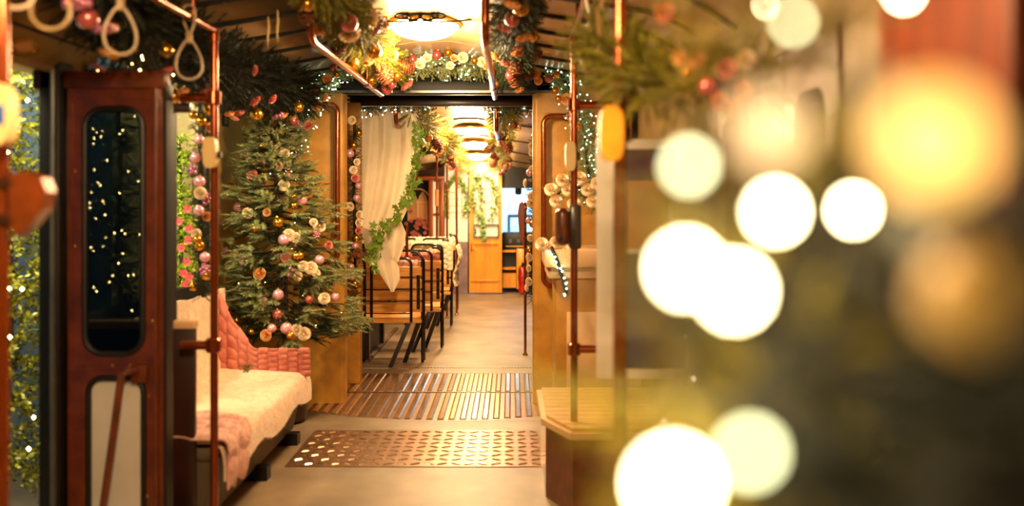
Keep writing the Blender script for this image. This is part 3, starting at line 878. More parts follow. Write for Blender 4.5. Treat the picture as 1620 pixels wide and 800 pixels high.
def bent_rail(x, y0, y1, z, zt0, zt1, hang, label, r=.0185):
    e = empty('ceiling_handrail', (x, y0, z)); tag(e, label, 'handrail', 'bent handrails under the ceiling')
    rr = .09; pts = [Vector((x, y0, zt0)), Vector((x, y0, z + rr + .03))]
    pts += [Vector((x, y0 + rr - rr * math.cos(R(a)), z + rr - rr * math.sin(R(a)))) for a in range(0, 91, 15)]
    pts += [Vector((x, y1 - rr + rr * math.sin(R(a)), z + rr - rr * math.cos(R(a)))) for a in range(0, 91, 15)] + [Vector((x, y1, zt1))]
    MB().tube(pts, r, 12).build('tube', 'copper', e)
    for y in hang:
        h = MB().tube([(x, y, z), (x, y, vault(x - CX) - ceil_drop(y))], r * .8, 10).build('hanger', 'copper', e)
        MB().tube([(x, y - .025, z), (x, y + .025, z)], r * 1.35, 12).build('clamp', 'copper', h)


bent_rail(-.905, 3.95, 6.2, 2.20, 2.42, 2.40, (5.5,), 'bent bronze handrail under the ceiling on the Christmas tree side')
bent_rail(-.118, 3.9, 6.25, 2.185, 2.46, 2.42, (5.6,), 'bent bronze handrail under the ceiling on the cabinet side')
bent_rail(-.966, 7.35, 8.9, 2.10, 2.38, 2.36, (8.3,), 'bent bronze handrail above the ivory curtain')
bent_rail(-.80, 10.2, 12.2, 1.99, 2.3, 2.15, (11.2,), 'bent bronze handrail over the farthest benches')
bent_rail(-.13, 7.3, 9.4, 2.05, 2.4, 2.3, (8.4,), 'bent bronze handrail beyond the lintel on the empty side')


def strap(x, y, z, drop, label, rot=0.0, wd=.055):
    e = empty('hanging_strap', (x, y, z), rot); tag(e, label, 'hanging strap', 'looped hand straps')
    z1 = -drop
    def band(pts, half, th=.004, nm='loop'):
        b = MB(); L_ = []
        n = len(pts)
        for i, p in enumerate(pts):
            t = (Vector(pts[min(i + 1, n - 1)]) - Vector(pts[max(i - 1, 0)])).normalized(); nn = Vector((0, 1, 0)).cross(t).normalized()
            p = Vector(p)
            L_.append([b.bm.verts.new(p + Vector((0, sy * half, 0)) + nn * sn * th) for sy, sn in ((-1, -1), (1, -1), (1, 1), (-1, 1))])
        for a, c in zip(L_, L_[1:]):
            for k in range(4): b.bm.faces.new((a[k], a[(k + 1) % 4], c[(k + 1) % 4], c[k]))
        b.bm.faces.new(L_[0]); b.bm.faces.new(list(reversed(L_[-1])))
        b.bm.transform(Matrix.Translation(e.location) @ Matrix.Rotation(rot, 4, 'Z'))
        b.build(nm, 'strap', e)
    top = [(.022 * math.cos(R(a)), 0, .0 + .022 * math.sin(R(a))) for a in range(-60, 241, 30)]
    neck = -drop * .42
    band([(0.0, .008, neck + .01), (.018, .004, -.05), (.024, 0, -.02)] + [(p[0], p[1], p[2]) for p in top[2:-2]] + [(-.024, 0, -.02), (-.018, -.004, -.05), (0.004, -.008, neck + .01)], .009)
    hw = wd; h = drop * .58; lp = []
    for k in range(25):
        a = 2 * PI * k / 24 - PI / 2 + PI
        s_ = k / 24
        zz = neck - h * (1 - math.cos(2 * PI * s_)) / 2
        xx = hw * math.sin(2 * PI * s_) * (0.35 + .65 * ((neck - zz) / h) ** .7) * 1.12
        lp.append((xx, 0.006 * math.cos(PI * s_), zz))
    band(lp, .011)
    b = MB().box(-.012, .012, -.012, .012, neck - .015, neck + .03, .003)
    b.bm.transform(Matrix.Translation(e.location) @ Matrix.Rotation(rot, 4, 'Z')); b.build('buckle', 'strap', e)


strap(-1.262, 3.46, 2.225, .27, 'beige looped hand strap nearest the corner pole, before the dark garland', .25)
strap(-1.262, 2.85, 2.225, .27, 'beige looped hand strap above the brown door leaf', .5)
strap(-1.262, 2.42, 2.225, .27, 'beige looped hand strap hanging by the beige door-gear cover', .3)
strap(-1.262, 2.24, 2.225, .25, 'beige looped hand strap half cut off at the top edge beside the near pole', .6)
strap(.30, 3.38, 2.30, .34, 'beige looped hand strap beside the corner seat pole, lower of the pair', .1, .042)
strap(.305, 2.78, 2.30, .33, 'beige looped hand strap between the thin and the thick pole, higher of the pair', .4, .045)

# cross bars joining pole and partition
for (x0, x1, y, z, r, lab) in ((-1.40, -1.262, 3.74, 1.915, .02, 'upper bronze cross bar between door partition and grab pole'),
                               (-1.40, -1.262, 3.74, .87, .02, 'lower bronze cross bar between door partition and grab pole'),
                               (.30, .62, 4.28, .76, .02, 'lower bronze cross bar beside the slatted corner seat'),
                               (.30, .62, 4.28, 1.94, .02, 'upper bronze cross bar by the cream pad')):
    o = MB().tube([(x0, y, z), (x1, y, z)], r, 12).build('cross_bar', 'copper'); tag(o, lab, 'handrail')
    c = x1 if x0 < -1 else x0
    MB().lathe([(.026, -.03), (.032, -.025), (.032, .025), (.026, .03)], 14, (c, y, z)).build('clamp', 'copper', o)


def pad(x, y, z, w_, h, th, label, m='cream', blue=False, push=0.0):
    """rounded ticket validator / push button box clamped on a pole"""
    e = empty('validator_box', (x, y, z)); tag(e, label, 'validator')
    poly = []
    for a in range(0, 360, 20):
        c, s_ = math.cos(R(a)), math.sin(R(a))
        poly.append((x + push + w_ / 2 * math.copysign(abs(c) ** .55, c), z + h / 2 * math.copysign(abs(s_) ** .7, s_)))
    MB().prism(poly, 'y', y - th, y - .012).build('housing', m, e, ang=50)
    MB().box(x - .024, x + .024, y - .03, y + .03, z - .02, z + .02, .004).build('clamp', 'darkbrown', e)
    if blue: MB().box(x + w_ * .10 + push, x + w_ * .38 + push, y - th - .003, y - th, z - .025, z + .02).build('sticker', 'blue', e, smooth=False)
    return e


pad(-1.262, 2.16, 1.695, .075, .15, .06, 'cream validator box with blue sticker on the doorway pole', blue=True, push=.028)
p_ = pad(-1.262, 3.70, 1.68, .055, .13, .05, 'cream validator box on the pole before the Christmas tree', push=.012)
MB().lathe([(.014, 0), (.014, .012)], 12).build('push_button', 'rubber', p_, mtx=Matrix.Translation((-1.222, 3.685, 1.672)) @ Matrix.Rotation(R(90), 4, 'Y'))
pad(.30, 4.24, 1.69, .05, .14, .05, 'cream validator box above the brown waste box on the corner seat pole', push=-.022)
pad(.305, 2.44, 1.67, .065, .15, .05, 'yellowish validator pad on the thick pole', 'yellowpad', push=-.035)

# brown curved plate on the near pole, brown box on the far one
e = empty('waste_box', (.30, 4.24, 1.35)); tag(e, 'glossy brown rounded box clamped to the pole beside white flowers', 'waste box')
prof = [(.0, -.10), (.035, -.098), (.060, -.07), (.075, -.02), (.080, .04), (.070, .085), (.0, .095)]
b = MB(); b.box(.205, .275, 4.15, 4.25, 1.265, 1.445, .032, 4); b.build('shell', 'brown', e)
MB().ball((.225, 4.148, 1.30), .012, 10, 6, (1, .4, 1)).build('slot', 'rubber', e)
MB().box(.270, .325, 4.14, 4.24, 1.25, 1.46, .012).build('back_plate', 'darkbrown', e)
e = empty('pole_guard', (-1.262, 2.2, 1.5)); tag(e, 'reddish brown curved guard plate fixed to the doorway pole', 'guard')
poly = [(-1.235, 1.42), (-1.235, 1.555), (-1.19, 1.562), (-1.155, 1.545), (-1.142, 1.51), (-1.150, 1.47), (-1.18, 1.43), (-1.21, 1.40)]
MB().prism(poly, 'y', 2.17, 2.22).build('plate', 'brown', e, smooth=False)
for z in (1.44, 1.53): MB().tube([(-1.285, 2.19, z), (-1.225, 2.19, z)], .022, 10).build('clamp', 'darkbrown', e)


# ================================================================== DOOR LEAF AND PARTITION
def door_leaf():
    y0, y1 = 3.545, 3.585
    e = empty('folding_door', (-1.6, 3.57, -.12)); tag(e, 'glossy brown folding tram door leaf, smoked glass above, white panel below', 'door')
    x0, x1 = -1.78, -1.392
    MB().frame(x0, x1, -.20, 1.93, [(-1.700, -1.472, -.15, .775, .055), (-1.715, -1.475, .865, 1.855, .075)], y0, y1).build('leaf', 'brown', e)
    for (a, b_, c, d, r_, nm) in ((-1.700, -1.472, -.15, .775, .055, 'lower_gasket'), (-1.715, -1.475, .865, 1.855, .075, 'upper_gasket')):
        MB().tube(rr_loop(a + .004, b_ - .004, c + .004, d - .004, r_, y0), .012, 8, closed=True).build(nm, 'rubber', e)
    MB().box(-1.69, -1.48, y0 + .006, y0 + .012, -.14, .765).build('lower_panel', 'frost', e, smooth=False)
    MB().box(-1.705, -1.485, y0 + .006, y0 + .010, .875, 1.845).build('pane', 'darkglass', e, smooth=False)
    MB().frame(x0 + .012, x1 - .012, .80, 1.90, [(x0 + .022, x1 - .022, .815, 1.888, .02)], y0 - .004, y0).build('bead', 'brown', e)
    MB().box(x0 - .01, x1 + .01, y0 - .015, y1, 1.93, 2.0, .006).build('head_rail', 'brown', e)
    MB().box(x1, x1 + .012, y0 - .01, y1 + .02, -.2, 1.95).build('edge_seal', 'rubber', e, smooth=False)
    MB().tube([(x1 - .03, y0 - .012, -.2), (x1 - .03, y0 - .012, 1.93)], .008, 6).build('edge_bead', 'brown', e)
    h = MB().tube([(-1.49, y0 - .01, .80), (-1.515, y0 - .06, .81), (-1.535, y0 - .07, .795), (-1.56, y0 - .07, .60), (-1.63, y0 - .07, .10), (-1.65, y0 - .07, -.05)], .015, 10).build('handle_bar', 'brown', e)
    MB().box(-1.52, -1.455, y0 - .025, y0, .755, .825, .008).build('bracket', 'brown', h)
    for (x, z) in ((-1.60, .822), (-1.455, .70), (-1.46, .30), (-1.75, 1.3), (-1.75, 1.6), (-1.43, 1.2), (-1.42, 1.55), (-1.44, 1.0), (-1.53, .822)):
        MB().ball((x, y0 - .001, z), .007, 8, 5).build('screw', 'gold', e)
    # dark door post
    p = MB().box(-1.875, -1.79, 3.50, 3.62, -.25, 2.2, .01).build('door_post', 'rubber'); tag(p, 'black rubber-edged door post beside the brown folding leaf', 'post')
    MB().tube([(-1.81, 3.49, -.2), (-1.81, 3.49, 2.0)], .012, 8).build('seal', 'steel', p)


door_leaf()
for y_, lab_ in ((2.42, 'added closed brown door leaf in the far side doorway, nearer the thick pole'), (2.90, 'added closed brown door leaf in the far side doorway, between the two poles'), (3.38, 'added closed brown door leaf in the far side doorway behind the display board'), (3.86, 'added closed brown door leaf next to the corner seat')):  # leaves added to keep blue outdoor light out of this doorway
    dd_ = empty('folding_door', (XR + .04, y_, 0)); tag(dd_, lab_, 'door')
    mt_ = Matrix.Translation((XR + .03, y_, 0)) @ Matrix.Rotation(R(90), 4, 'Z')
    MB().frame(0, .46, .02, 1.97, [(.10, .36, .12, .78, .05), (.10, .36, .90, 1.82, .07)], 0, .04).build('leaf', 'brown', dd_, mtx=mt_)
    MB().box(.10, .36, .015, .02, .9, 1.82).build('pane', 'darkglass', dd_, smooth=False, mtx=mt_)
    MB().box(.10, .36, .015, .02, .12, .78).build('lower_panel', 'darkbrown', dd_, smooth=False, mtx=mt_)
e = empty('door_partition', (-1.6, 3.8, 0)); tag(e, 'dark brown partition with glass top between doorway and bench', 'partition')
MB().box(XL, -1.363, 3.80, 3.83, 0, .93, .005).build('lower_board', 'darkbrown', e)
MB().box(XL, -1.363, 3.79, 3.85, .93, .965, .006).build('ledge', 'creamlam', e)
MB().box(XL, -1.39, 3.81, 3.816, .965, 1.86).build('pane', 'glass', e, smooth=False)
MB().box(-1.47, -1.452, 3.795, 3.835, .965, 1.88).build('upright', 'rubber', e, smooth=False)
MB().box(XL, -1.38, 3.795, 3.835, 1.86, 1.90, .004).build('top_rail', 'darkbrown', e)


# ================================================================== BENCH WITH FUR AND CROCHET
def bench():
    e = empty('side_bench', (-1.6, 4.6, 0)); tag(e, 'long wall bench under a peach fur throw beside the Christmas tree', 'bench')
    # base box, leaning inwards at the foot
    MB().hexa([(XL, 3.86, .06), (-1.36, 3.86, .06), (-1.36, 5.50, .06), (XL, 5.50, .06), (XL, 3.86, .34), (-1.30, 3.86, .34), (-1.30, 5.50, .34), (XL, 5.50, .34)]).build('plinth', 'plinth', e, smooth=False)
    for y in (3.98, 4.66, 5.32): MB().box(-1.45, -1.29, y, y + .07, 0, .07).build('foot', 'rubber', e, smooth=False)
    MB().box(XL, -1.30, 3.86, 5.48, .34, .405, .02).build('seat', 'plinth', e)
    MB().box(XL, XL + .10, 3.86, 5.5, .40, .90, .03).build('backrest', 'plinth', e)
    MB().box(XL, -1.34, 5.42, 5.50, .40, .56, .03).build('armrest', 'plinth', e)
    # fur throw over seat and back: profile across, run along y
    f = empty('fur_throw', (-1.6, 4.6, .42)); tag(f, 'peach cream fur throw spread over the seat and back of the bench', 'throw')
    prof = [Vector(p) for p in ((XL + .115, .93), (XL + .12, .80), (XL + .125, .60), (XL + .15, .46), (XL + .25, .425), (-1.42, .425), (-1.30, .425), (-1.262, .40), (-1.25, .34), (-1.248, .27))]
    L_ = [0]
    for a, b_ in zip(prof, prof[1:]): L_.append(L_[-1] + (b_ - a).length)
    def fn(u, v):
        s_ = u * L_[-1]; i = max(k for k in range(len(L_)) if L_[k] <= s_ + 1e-9); i = min(i, len(L_) - 2)
        t = (s_ - L_[i]) / (L_[i + 1] - L_[i]); p = prof[i].lerp(prof[i + 1], t); y = 3.845 + 1.62 * v
        n = .008 * math.sin(7 * y + 3 * s_) + .006 * math.sin(19 * y + 11 * s_)
        hem = .02 * math.sin(9 * y) * max(0, (s_ / L_[-1] - .85) / .15)
        return Vector((p.x + n * .5, y, p.y + n + hem))
    MB().grid(fn, 40, 60, .012).build('pelt', 'furbase', f)
    Vs, Ts = [], []
    for i in range(26000):
        u, v = random.random(), random.random(); p = fn(u, v); q = fn(min(1, u + .01), v); t = (q - p).normalized() if (q - p).length > 1e-6 else Vector((0, 0, -1))
        n = Vector((0, 1, 0)).cross(t).normalized()
        if n.x < 0 and n.z < 0.1: n = -n
        if n.z < -0.2: n = -n
        d = (n * .8 + t * .6 + Vector(RNG.normal(size=3)) * .35).normalized() * random.uniform(.014, .028)
        sd = Vector(RNG.normal(size=3)).cross(d).normalized() * .0014; b0 = len(Vs)
        Vs += [p - sd, p + sd, p + d]; Ts.append((b0, b0 + 1, b0 + 2))
    np_mesh('pile', [tuple(q) for q in Vs], Ts, 'fur', f)


bench()


def crochet(name, label, fn, nu, nv, bu, bv, m, amp=.012, sphere=True):
    """bobbly blanket: fn(u,v)->(pos, normal)"""
    def g(u, v):
        p, n = fn(u, v); a = abs(math.sin(PI * u * bu)) * abs(math.sin(PI * v * bv + (.5 * PI if int(u * bu) % 2 else 0)))
        return p + n * amp * a ** .6
    o = MB().grid(g, nu, nv, .008).build(name, m, ang=80); tag(o, label, 'blanket'); return o


def pink_back(u, v):
    # far-end throw: u along x (wall -> aisle), v from behind/below over the armrest to the front
    x = XL + .12 + u * (.55)
    top = .575 + .35 * max(0, 1 - u / .42) ** 1.3
    y = 5.36 - .04 * math.sin(PI * v); z = .41 + (top - .41) * v
    y = 5.385 - .10 * (1 - v) * max(0, 1 - u / .3)
    return Vector((x, y - .02 * v, z)), Vector((0, -1, .3)).normalized()


crochet('crochet_blanket', 'dusty pink bobbly crochet blanket rising behind the fur throw at the bench end', pink_back, 120, 56, 9, 5, 'crochet', .026)


def pink_near(u, v):
    # near corner: over the seat end and hanging at the front
    s_ = u * .62
    if s_ < .36: x, z = -1.63 + s_, .452 - .01 * s_
    elif s_ < .46: a = (s_ - .36) / .10; x, z = -1.27 + .045 * math.sin(a * PI / 2), .448 - .05 * (1 - math.cos(a * PI / 2))
    else: x, z = -1.225 + .008 * math.sin(v * 9), .398 - (s_ - .46)
    wob = .05 * math.sin(u * 5) * v
    return Vector((x, 3.80 + v * (.40 - .10 * u) + wob, z + .012 * math.sin(v * 14))), Vector((.5 if s_ > .36 else 0, 0, 1 if s_ < .46 else .2)).normalized()


crochet('crochet_blanket', 'pale pink rippled crochet blanket folded over the near corner of the bench', pink_near, 90, 60, 5, 9, 'crochetlight', .012)


# ================================================================== CHRISTMAS TREE
TX, TY = -1.50, 5.90


def tree():
    e = empty('christmas_tree', (TX, TY, 0)); tag(e, 'bushy frosted green Christmas tree decorated with roses and baubles behind the bench', 'Christmas tree')
    MB().tube([(TX, TY, .1), (TX - .02, TY, 1.0), (TX - .10, TY - .05, 2.02)], [.03, .022, .006], 8).build('trunk', 'stem', e)
    MB().lathe([(.10, 0), (.13, .02), (.15, .26), (.16, .28), (.14, .28)], 20, (TX, TY, 0)).build('pot', 'darkbrown', e)
    inner, outer = [], []; bp = MB()
    n = 118
    def clampq(q):
        q.x = max(q.x, XL + .03); q.y = min(q.y, 6.36); return q
    for i in range(n):
        t = (i + .5) / n; z = .60 + 1.36 * t ** 1.05; rad = (.50 * (1 - t) ** .80 + .07) * random.uniform(.78, 1.15)
        a = i * 2.399 + random.uniform(-.4, .4)
        d = Vector((math.cos(a), math.sin(a), .22 - .42 * (1 - t) + random.uniform(-.22, .22)))
        cx = TX - .10 * t ** 1.5; base = Vector((cx, TY - .05 * t, z)); pts = []
        for k in range(8):
            s_ = k / 7; pts.append(clampq(base + d * rad * s_ + Vector((0, 0, -.13 * s_ * (1 - s_) * (1 - t) * 2 + .05 * s_ ** 3))))
        dn = d.normalized(); side = Vector((-dn.y, dn.x, 0)).normalized()
        bp.tube([pts[0], pts[3], pts[6]], [.006, .004, .002], 4)
        for k in range(int(16 * rad / .5) + 5):
            s_ = random.uniform(.15, 1) ** .8; j = min(6, int(s_ * 7)); q = pts[j].lerp(pts[j + 1], s_ * 7 - j)
            dd = (dn + side * random.choice((-1, 1)) * random.uniform(.3, 1.1) + Vector((0, 0, random.uniform(-.55, .35)))).normalized()
            if q.x + dd.x * .12 < XL + .01: dd.x = abs(dd.x)
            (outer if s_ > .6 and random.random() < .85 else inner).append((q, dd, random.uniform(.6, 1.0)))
        for f_ in (-.5, 0, .5):
            outer.append((pts[-1] - dn * .07, (dn + side * f_ + Vector((0, 0, .15))).normalized(), random.uniform(.75, 1.1)))
    for k in range(5): outer.append((Vector((TX - .10, TY - .05, 1.96)), (RNG.normal() * .25, RNG.normal() * .25, 1), .9))
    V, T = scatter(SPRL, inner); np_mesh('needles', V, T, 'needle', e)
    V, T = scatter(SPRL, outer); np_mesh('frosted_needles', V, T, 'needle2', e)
    o = bp.build('branches', 'stem', e); o['kind'] = 'stuff'


tree()

# ornaments read off the photograph: kind, px, py, size
TREE = [('berries', 407, 200, 1), ('peony', 418, 208, 1.0), ('rose_peach', 432, 196, .8), ('rose_ivory', 437, 210, .8), ('bauble_gold', 415, 231, 1), ('bauble_pearl', 440, 232, .8),
        ('berries', 395, 240, .9), ('bauble_pearl', 394, 256, .9), ('rose_ivory', 411, 258, 1.25), ('rose_pink', 400, 277, 1.1), ('bauble_gold', 416, 283, 1), ('peony', 450, 243, .9),
        ('rose_ivory', 440, 263, 1.0), ('bauble_gold', 365, 296, 1), ('peony', 449, 293, 1.0), ('bauble_rose', 455, 278, .8), ('bauble_pearl', 376, 328, .95), ('peony', 392, 337, 1.0),
        ('bauble_pearl', 477, 316, 1.15), ('bauble_gold', 464, 311, .9), ('bauble_gold', 465, 325, .8), ('rose_peach', 423, 336, .8), ('bauble_gold', 440, 352, 1.1), ('bauble_gold', 404, 362, .9),
        ('peony', 457, 372, 1.1), ('rose_ivory', 468, 376, 1.0), ('bauble_pearl', 449, 379, 1.15), ('peony', 505, 358, 1.1), ('rose_ivory', 496, 352, .8), ('berries', 500, 372, .9),
        ('bauble_pearl', 357, 397, .9), ('rose_peach', 372, 402, .9), ('bauble_pearl', 386, 413, 1.0), ('rose_peach', 412, 434, 1.2), ('bauble_gold', 468, 405, .8), ('bauble_gold', 475, 404, .7),
        ('rose_pink', 453, 407, 1.0), ('berries', 460, 430, 1.1), ('rose_ivory', 471, 437, .9), ('bauble_pearl', 505, 411, 1.0), ('peony', 492, 424, 1.1), ('peony', 480, 421, .9), ('rose_ivory', 500, 432, .8),
        ('bauble_pearl', 440, 466, 1.1), ('bauble_pearl', 418, 477, .9), ('bauble_pearl', 415, 484, .9), ('bauble_rose', 439, 497, 1.0), ('bauble_rose', 489, 474, .8), ('peony', 513, 472, 1.0), ('bauble_pearl', 530, 470, .9),
        ('bauble_pearl', 430, 519, .9), ('rose_peach', 422, 530, 1.1), ('bauble_pearl', 453, 519, 1.15), ('bauble_gold', 460, 531, .9), ('rose_ivory', 470, 522, 1.1), ('peony', 481, 528, 1.1), ('bauble_rose', 388, 246, .6),
        ('bauble_gold', 398, 525, .6), ('bauble_gold', 374, 507, .5), ('rose_pink', 520, 388, .8)]
rows = [(0, 250, 'near the tip'), (250, 310, 'in the upper part'), (310, 390, 'at mid height'), (390, 460, 'in the lower middle'), (460, 800, 'on the bottom branches')]
cells = {}
for t_ in TREE:
    k, px, py, s_ = t_
    row = next(r_[2] for r_ in rows if r_[0] <= py < r_[1]); side = 'pole side' if px < 405 else 'middle' if px < 460 else 'aisle side'
    cells.setdefault((k, row, side), []).append(t_)
for (k, row, side), its in cells.items():
    its.sort(key=lambda q: q[2])
    for i, (_, px, py, s_) in enumerate(its):
        fr = (py - 175) / 390; rad = .50 * max(.05, fr) ** .8
        xc = 425 + 30 * fr; off = min(1, abs(px - xc) / max(20, rad * 246))
        d = TY - rad * math.sqrt(max(0.03, 1 - off * off)) * .93
        p = W(px, py, d)
        lab = f'{KINDS[k][1]} {row} of the Christmas tree, {side}'
        if len(its) > 1: lab += f', {ORD[i]} down'
        dr = Vector((.35 * (px - xc) / 60, -1, .25 + random.uniform(-.2, .2)))
        sz = .045 * s_ * (.72 if k.startswith('bauble') else .8 if k == 'berries' else 1.0)
        ornament(k, p, dr, sz, lab, 'ornaments on the Christmas tree')
light_string('warm fairy lights wound sparsely through the Christmas tree', [(TX + .42 * math.cos(a) * (1 - t) + 0, min(6.3, TY + .42 * math.sin(a) * (1 - t)), .55 + 1.4 * t) for a, t in ((k * .7 + 3.4, k / 36) for k in range(36))], 16, .03, 'fairy', .0026, wire=False)


# ================================================================== GARLANDS
# ceiling garlands flanking the lamps
G1 = [(-.80, 3.6, 2.42), (-.82, 4.4, 2.40), (-.84, 5.2, 2.38), (-.85, 5.9, 2.36), (-.84, 6.3, 2.35)]
garland('thick pine garland under the ceiling on the Christmas tree side of the lamp', G1, .20, 560, mt='needle3', fn=lambda p: p.z > 2.235)
it = along(G1, ['rose_peach', 'cone', 'bauble_gold', 'rose_pink', 'cone', 'rose_peach', 'bauble_rose', 'peony'], 24, .16, (.45, -1, -.5), .5, (.042, .062))
dress('in the tree-side ceiling garland', 'from the near end', it, 'ornaments in the tree side ceiling garland')
G2 = [(.04, 3.6, 2.44), (.01, 4.4, 2.41), (0, 5.2, 2.39), (0, 5.9, 2.36), (0, 6.3, 2.35)]
garland('thick pine garland under the ceiling on the cabinet side of the lamp', G2, .175, 460, mt='needle', fn=lambda p: p.z > 2.22)
it = along(G2, ['rose_peach', 'rose_pink', 'bauble_rose', 'rose_peach', 'cone', 'bauble_gold'], 19, .14, (0, -1, -.6), .45, (.04, .056))
dress('in the cabinet-side ceiling garland', 'from the near end', it, 'ornaments in the cabinet side ceiling garland')
G3 = [(-1.30, 2.0, 2.42), (-1.40, 2.9, 2.30), (-1.50, 3.5, 2.20), (-1.52, 4.2, 2.17), (-1.55, 4.8, 2.18), (-1.50, 5.5, 2.20), (-1.45, 6.1, 2.22)]
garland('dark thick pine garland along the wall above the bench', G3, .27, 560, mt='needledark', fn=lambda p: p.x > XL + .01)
it = along(G3, ['rose_peach', 'rose_pink', 'rose_peach', 'bauble_gold', 'bauble_rose', 'berries', 'rose_pink'], 34, .25, (.4, -1, -.8), .4, (.036, .052))
dress('in the dark garland above the bench', 'from the near end', it, 'ornaments in the dark garland above the bench')
for i, (x, y, z) in enumerate(((-1.06, 4.0, 2.34), (-1.13, 4.1, 2.33))):
    q = MB().tube([(x, y, z), (x + .003, y, z - .05), (x - .002, y, z - .10), (x, y, z - .145)], [.003, .006, .005, .001], 6).build('glass_icicle', 'cream')
    tag(q, ('glittering icicle ornament hanging beside the bent handrail', 'longer icicle ornament hanging toward the dark garland')[i], 'icicle')
# outside hedge spray above the door leaf, visible under dark garland
G3b = [(-1.80, 3.72, 2.02), (-1.62, 3.74, 2.03), (-1.45, 3.78, 2.0)]
garland('small pine garland lying on top of the brown door leaf', G3b, .09, 300, mt='needle')
light_string('warm fairy lights in the small garland on top of the door leaf', G3b, 14, .08, 'fairy', .004)

# arch garland with cool white lights round the joint opening
s_ = 6.22
G4 = [W(448, 275, s_), W(462, 235, s_), W(480, 190, s_), W(500, 150, s_), W(530, 118, s_), W(575, 100, s_), W(640, 104, s_), W(700, 103, s_), W(770, 104, s_), W(830, 92, s_), W(868, 98, s_), W(892, 125, s_), W(912, 165, s_), W(925, 215, s_), W(930, 270, s_), W(935, 310, s_)]
garland('lush pine arch garland with white fairy lights around the carriage opening', G4, .125, 520, mt='needle2')  # pale frosted needle colour stands in for bulb light on the green
light_string('cool white fairy lights glittering through the arch garland', G4, 400, .12, 'fairycool', .0034)
ARCH = [('bauble_gold', 532, 117, 1), ('bauble_rose', 527, 105, 1.1), ('rose_peach', 518, 125, 1.2), ('rose_pink', 498, 140, 1), ('bauble_gold', 494, 155, 1), ('bauble_gold', 470, 173, 1.1), ('rose_peach', 501, 166, 1.4), ('rose_peach', 466, 189, 1.2),
        ('berries', 473, 198, 1), ('rose_pink', 488, 199, 1.2), ('rose_ivory', 463, 220, 1.4), ('rose_peach', 471, 231, .9), ('bauble_pearl', 469, 245, 1), ('rose_ivory', 455, 262, 1),
        ('rose_peach', 650, 104, 1), ('bauble_rose', 653, 94, 1.2), ('rose_ivory', 664, 102, 1.3), ('rose_ivory', 676, 92, 1.1), ('bauble_rose', 691, 87, 1.25), ('bauble_gold', 709, 83, 1.2), ('rose_ivory', 712, 104, 1), ('rose_peach', 718, 92, .9),
        ('rose_ivory', 732, 91, 1.3), ('bauble_gold', 751, 96, 1), ('peony', 762, 98, 1.1), ('rose_peach', 770, 104, 1),
        ('bauble_gold', 835, 110, 1), ('rose_peach', 846, 117, 1.5), ('bauble_rose', 822, 121, 1), ('rose_peach', 852, 128, 1), ('bauble_rose', 868, 124, 1.1), ('bauble_gold', 880, 118, 1), ('bauble_gold', 878, 143, 1), ('bauble_gold', 884, 156, .9), ('rose_peach', 897, 157, 1.4), ('rose_pink', 903, 185, 1), ('bauble_gold', 915, 200, 1)]
its = [(k, W(px, py, 6.07), Vector((random.uniform(-.3, .3), -1, random.uniform(-.2, .3))), .038 * z_ * (.72 if k.startswith('bauble') else 1)) for k, px, py, z_ in sorted(ARCH, key=lambda q: q[1])]
dress('in the lit arch garland', 'from the tree end', its, 'ornaments in the lit arch garland')
# wrought iron scrolls peeping out
for (px, py, d, sx, lab) in ((506, 112, 6.3, 1, 'black wrought iron scroll above the arch garland, near the bent handrail'), (452, 190, 6.3, 1, 'black wrought iron scroll beside the arch garland, above the tree tip'), (462, 168, 6.3, -1, 'small black iron scroll beneath the dark garland'), (886, 104, 6.3, -1, 'black wrought iron scroll above the arch garland near the corner pole')):
    c = W(px, py, d); pts = []
    for a in range(0, 560, 20):
        r_ = .052 * (1 - a / 700); pts.append(c + Vector((sx * r_ * math.cos(R(a)), 0, r_ * math.sin(R(a)))))
    pts = [c + Vector((sx * .13, 0, -.10)), c + Vector((sx * .08, 0, -.06))] + pts
    o = MB().tube(pts, .007, 6).build('iron_scroll', 'iron'); tag(o, lab, 'scrollwork', 'wrought iron scrolls')

# second arch garland beyond the joint
G5 = [W(572, 172, 7.3), W(620, 163, 7.3), W(700, 158, 7.3), W(780, 162, 7.3), W(845, 172, 7.3)]
garland('pine garland with white lights under the second lintel', G5, .095, 420, mt='needle')
light_string('cool white fairy lights in the garland under the second lintel', G5, 110, .10, 'fairycool', .0042)

# ceiling garlands of carriage two
for nm, P_, rr, kinds in (('ceiling garland above the slatted benches', [(-.84, 7.4, 2.22), (-.83, 8.6, 2.17), (-.80, 9.8, 2.13), (-.74, 11.2, 2.04), (-.70, 12.9, 1.93)], .22, ['rose_peach', 'cone', 'rose_peach', 'bauble_gold', 'rose_pink']),
                          ('ceiling garland opposite the slatted benches', [(-.05, 7.4, 2.25), (-.09, 8.6, 2.24), (-.14, 10, 2.15), (-.18, 11.5, 2.02), (-.20, 12.9, 1.93)], .20, ['rose_peach', 'rose_pink', 'cone', 'bauble_rose'])):
    garland('long pine ' + nm, P_, rr, 210, mt='needle3')
    dress('in the ' + nm.replace('the slatted ', 'the '), 'from the near end', along(P_, kinds, 24, rr * .9, (.3 if 'bench' in nm else -.3, -1, -.9), .5, (.045, .065)), 'ornaments in the ' + nm)

# hanging garlands
def hanging(lab, pts, rad, dens, kinds, n, place, grp, size=(.03, .045), mt='needle', bias=(0, -1, 0)):
    garland(lab, pts, rad, dens, mt=mt)
    dress(place, 'from the top', along(pts, kinds, n, rad * .8, bias, .45, size), grp)


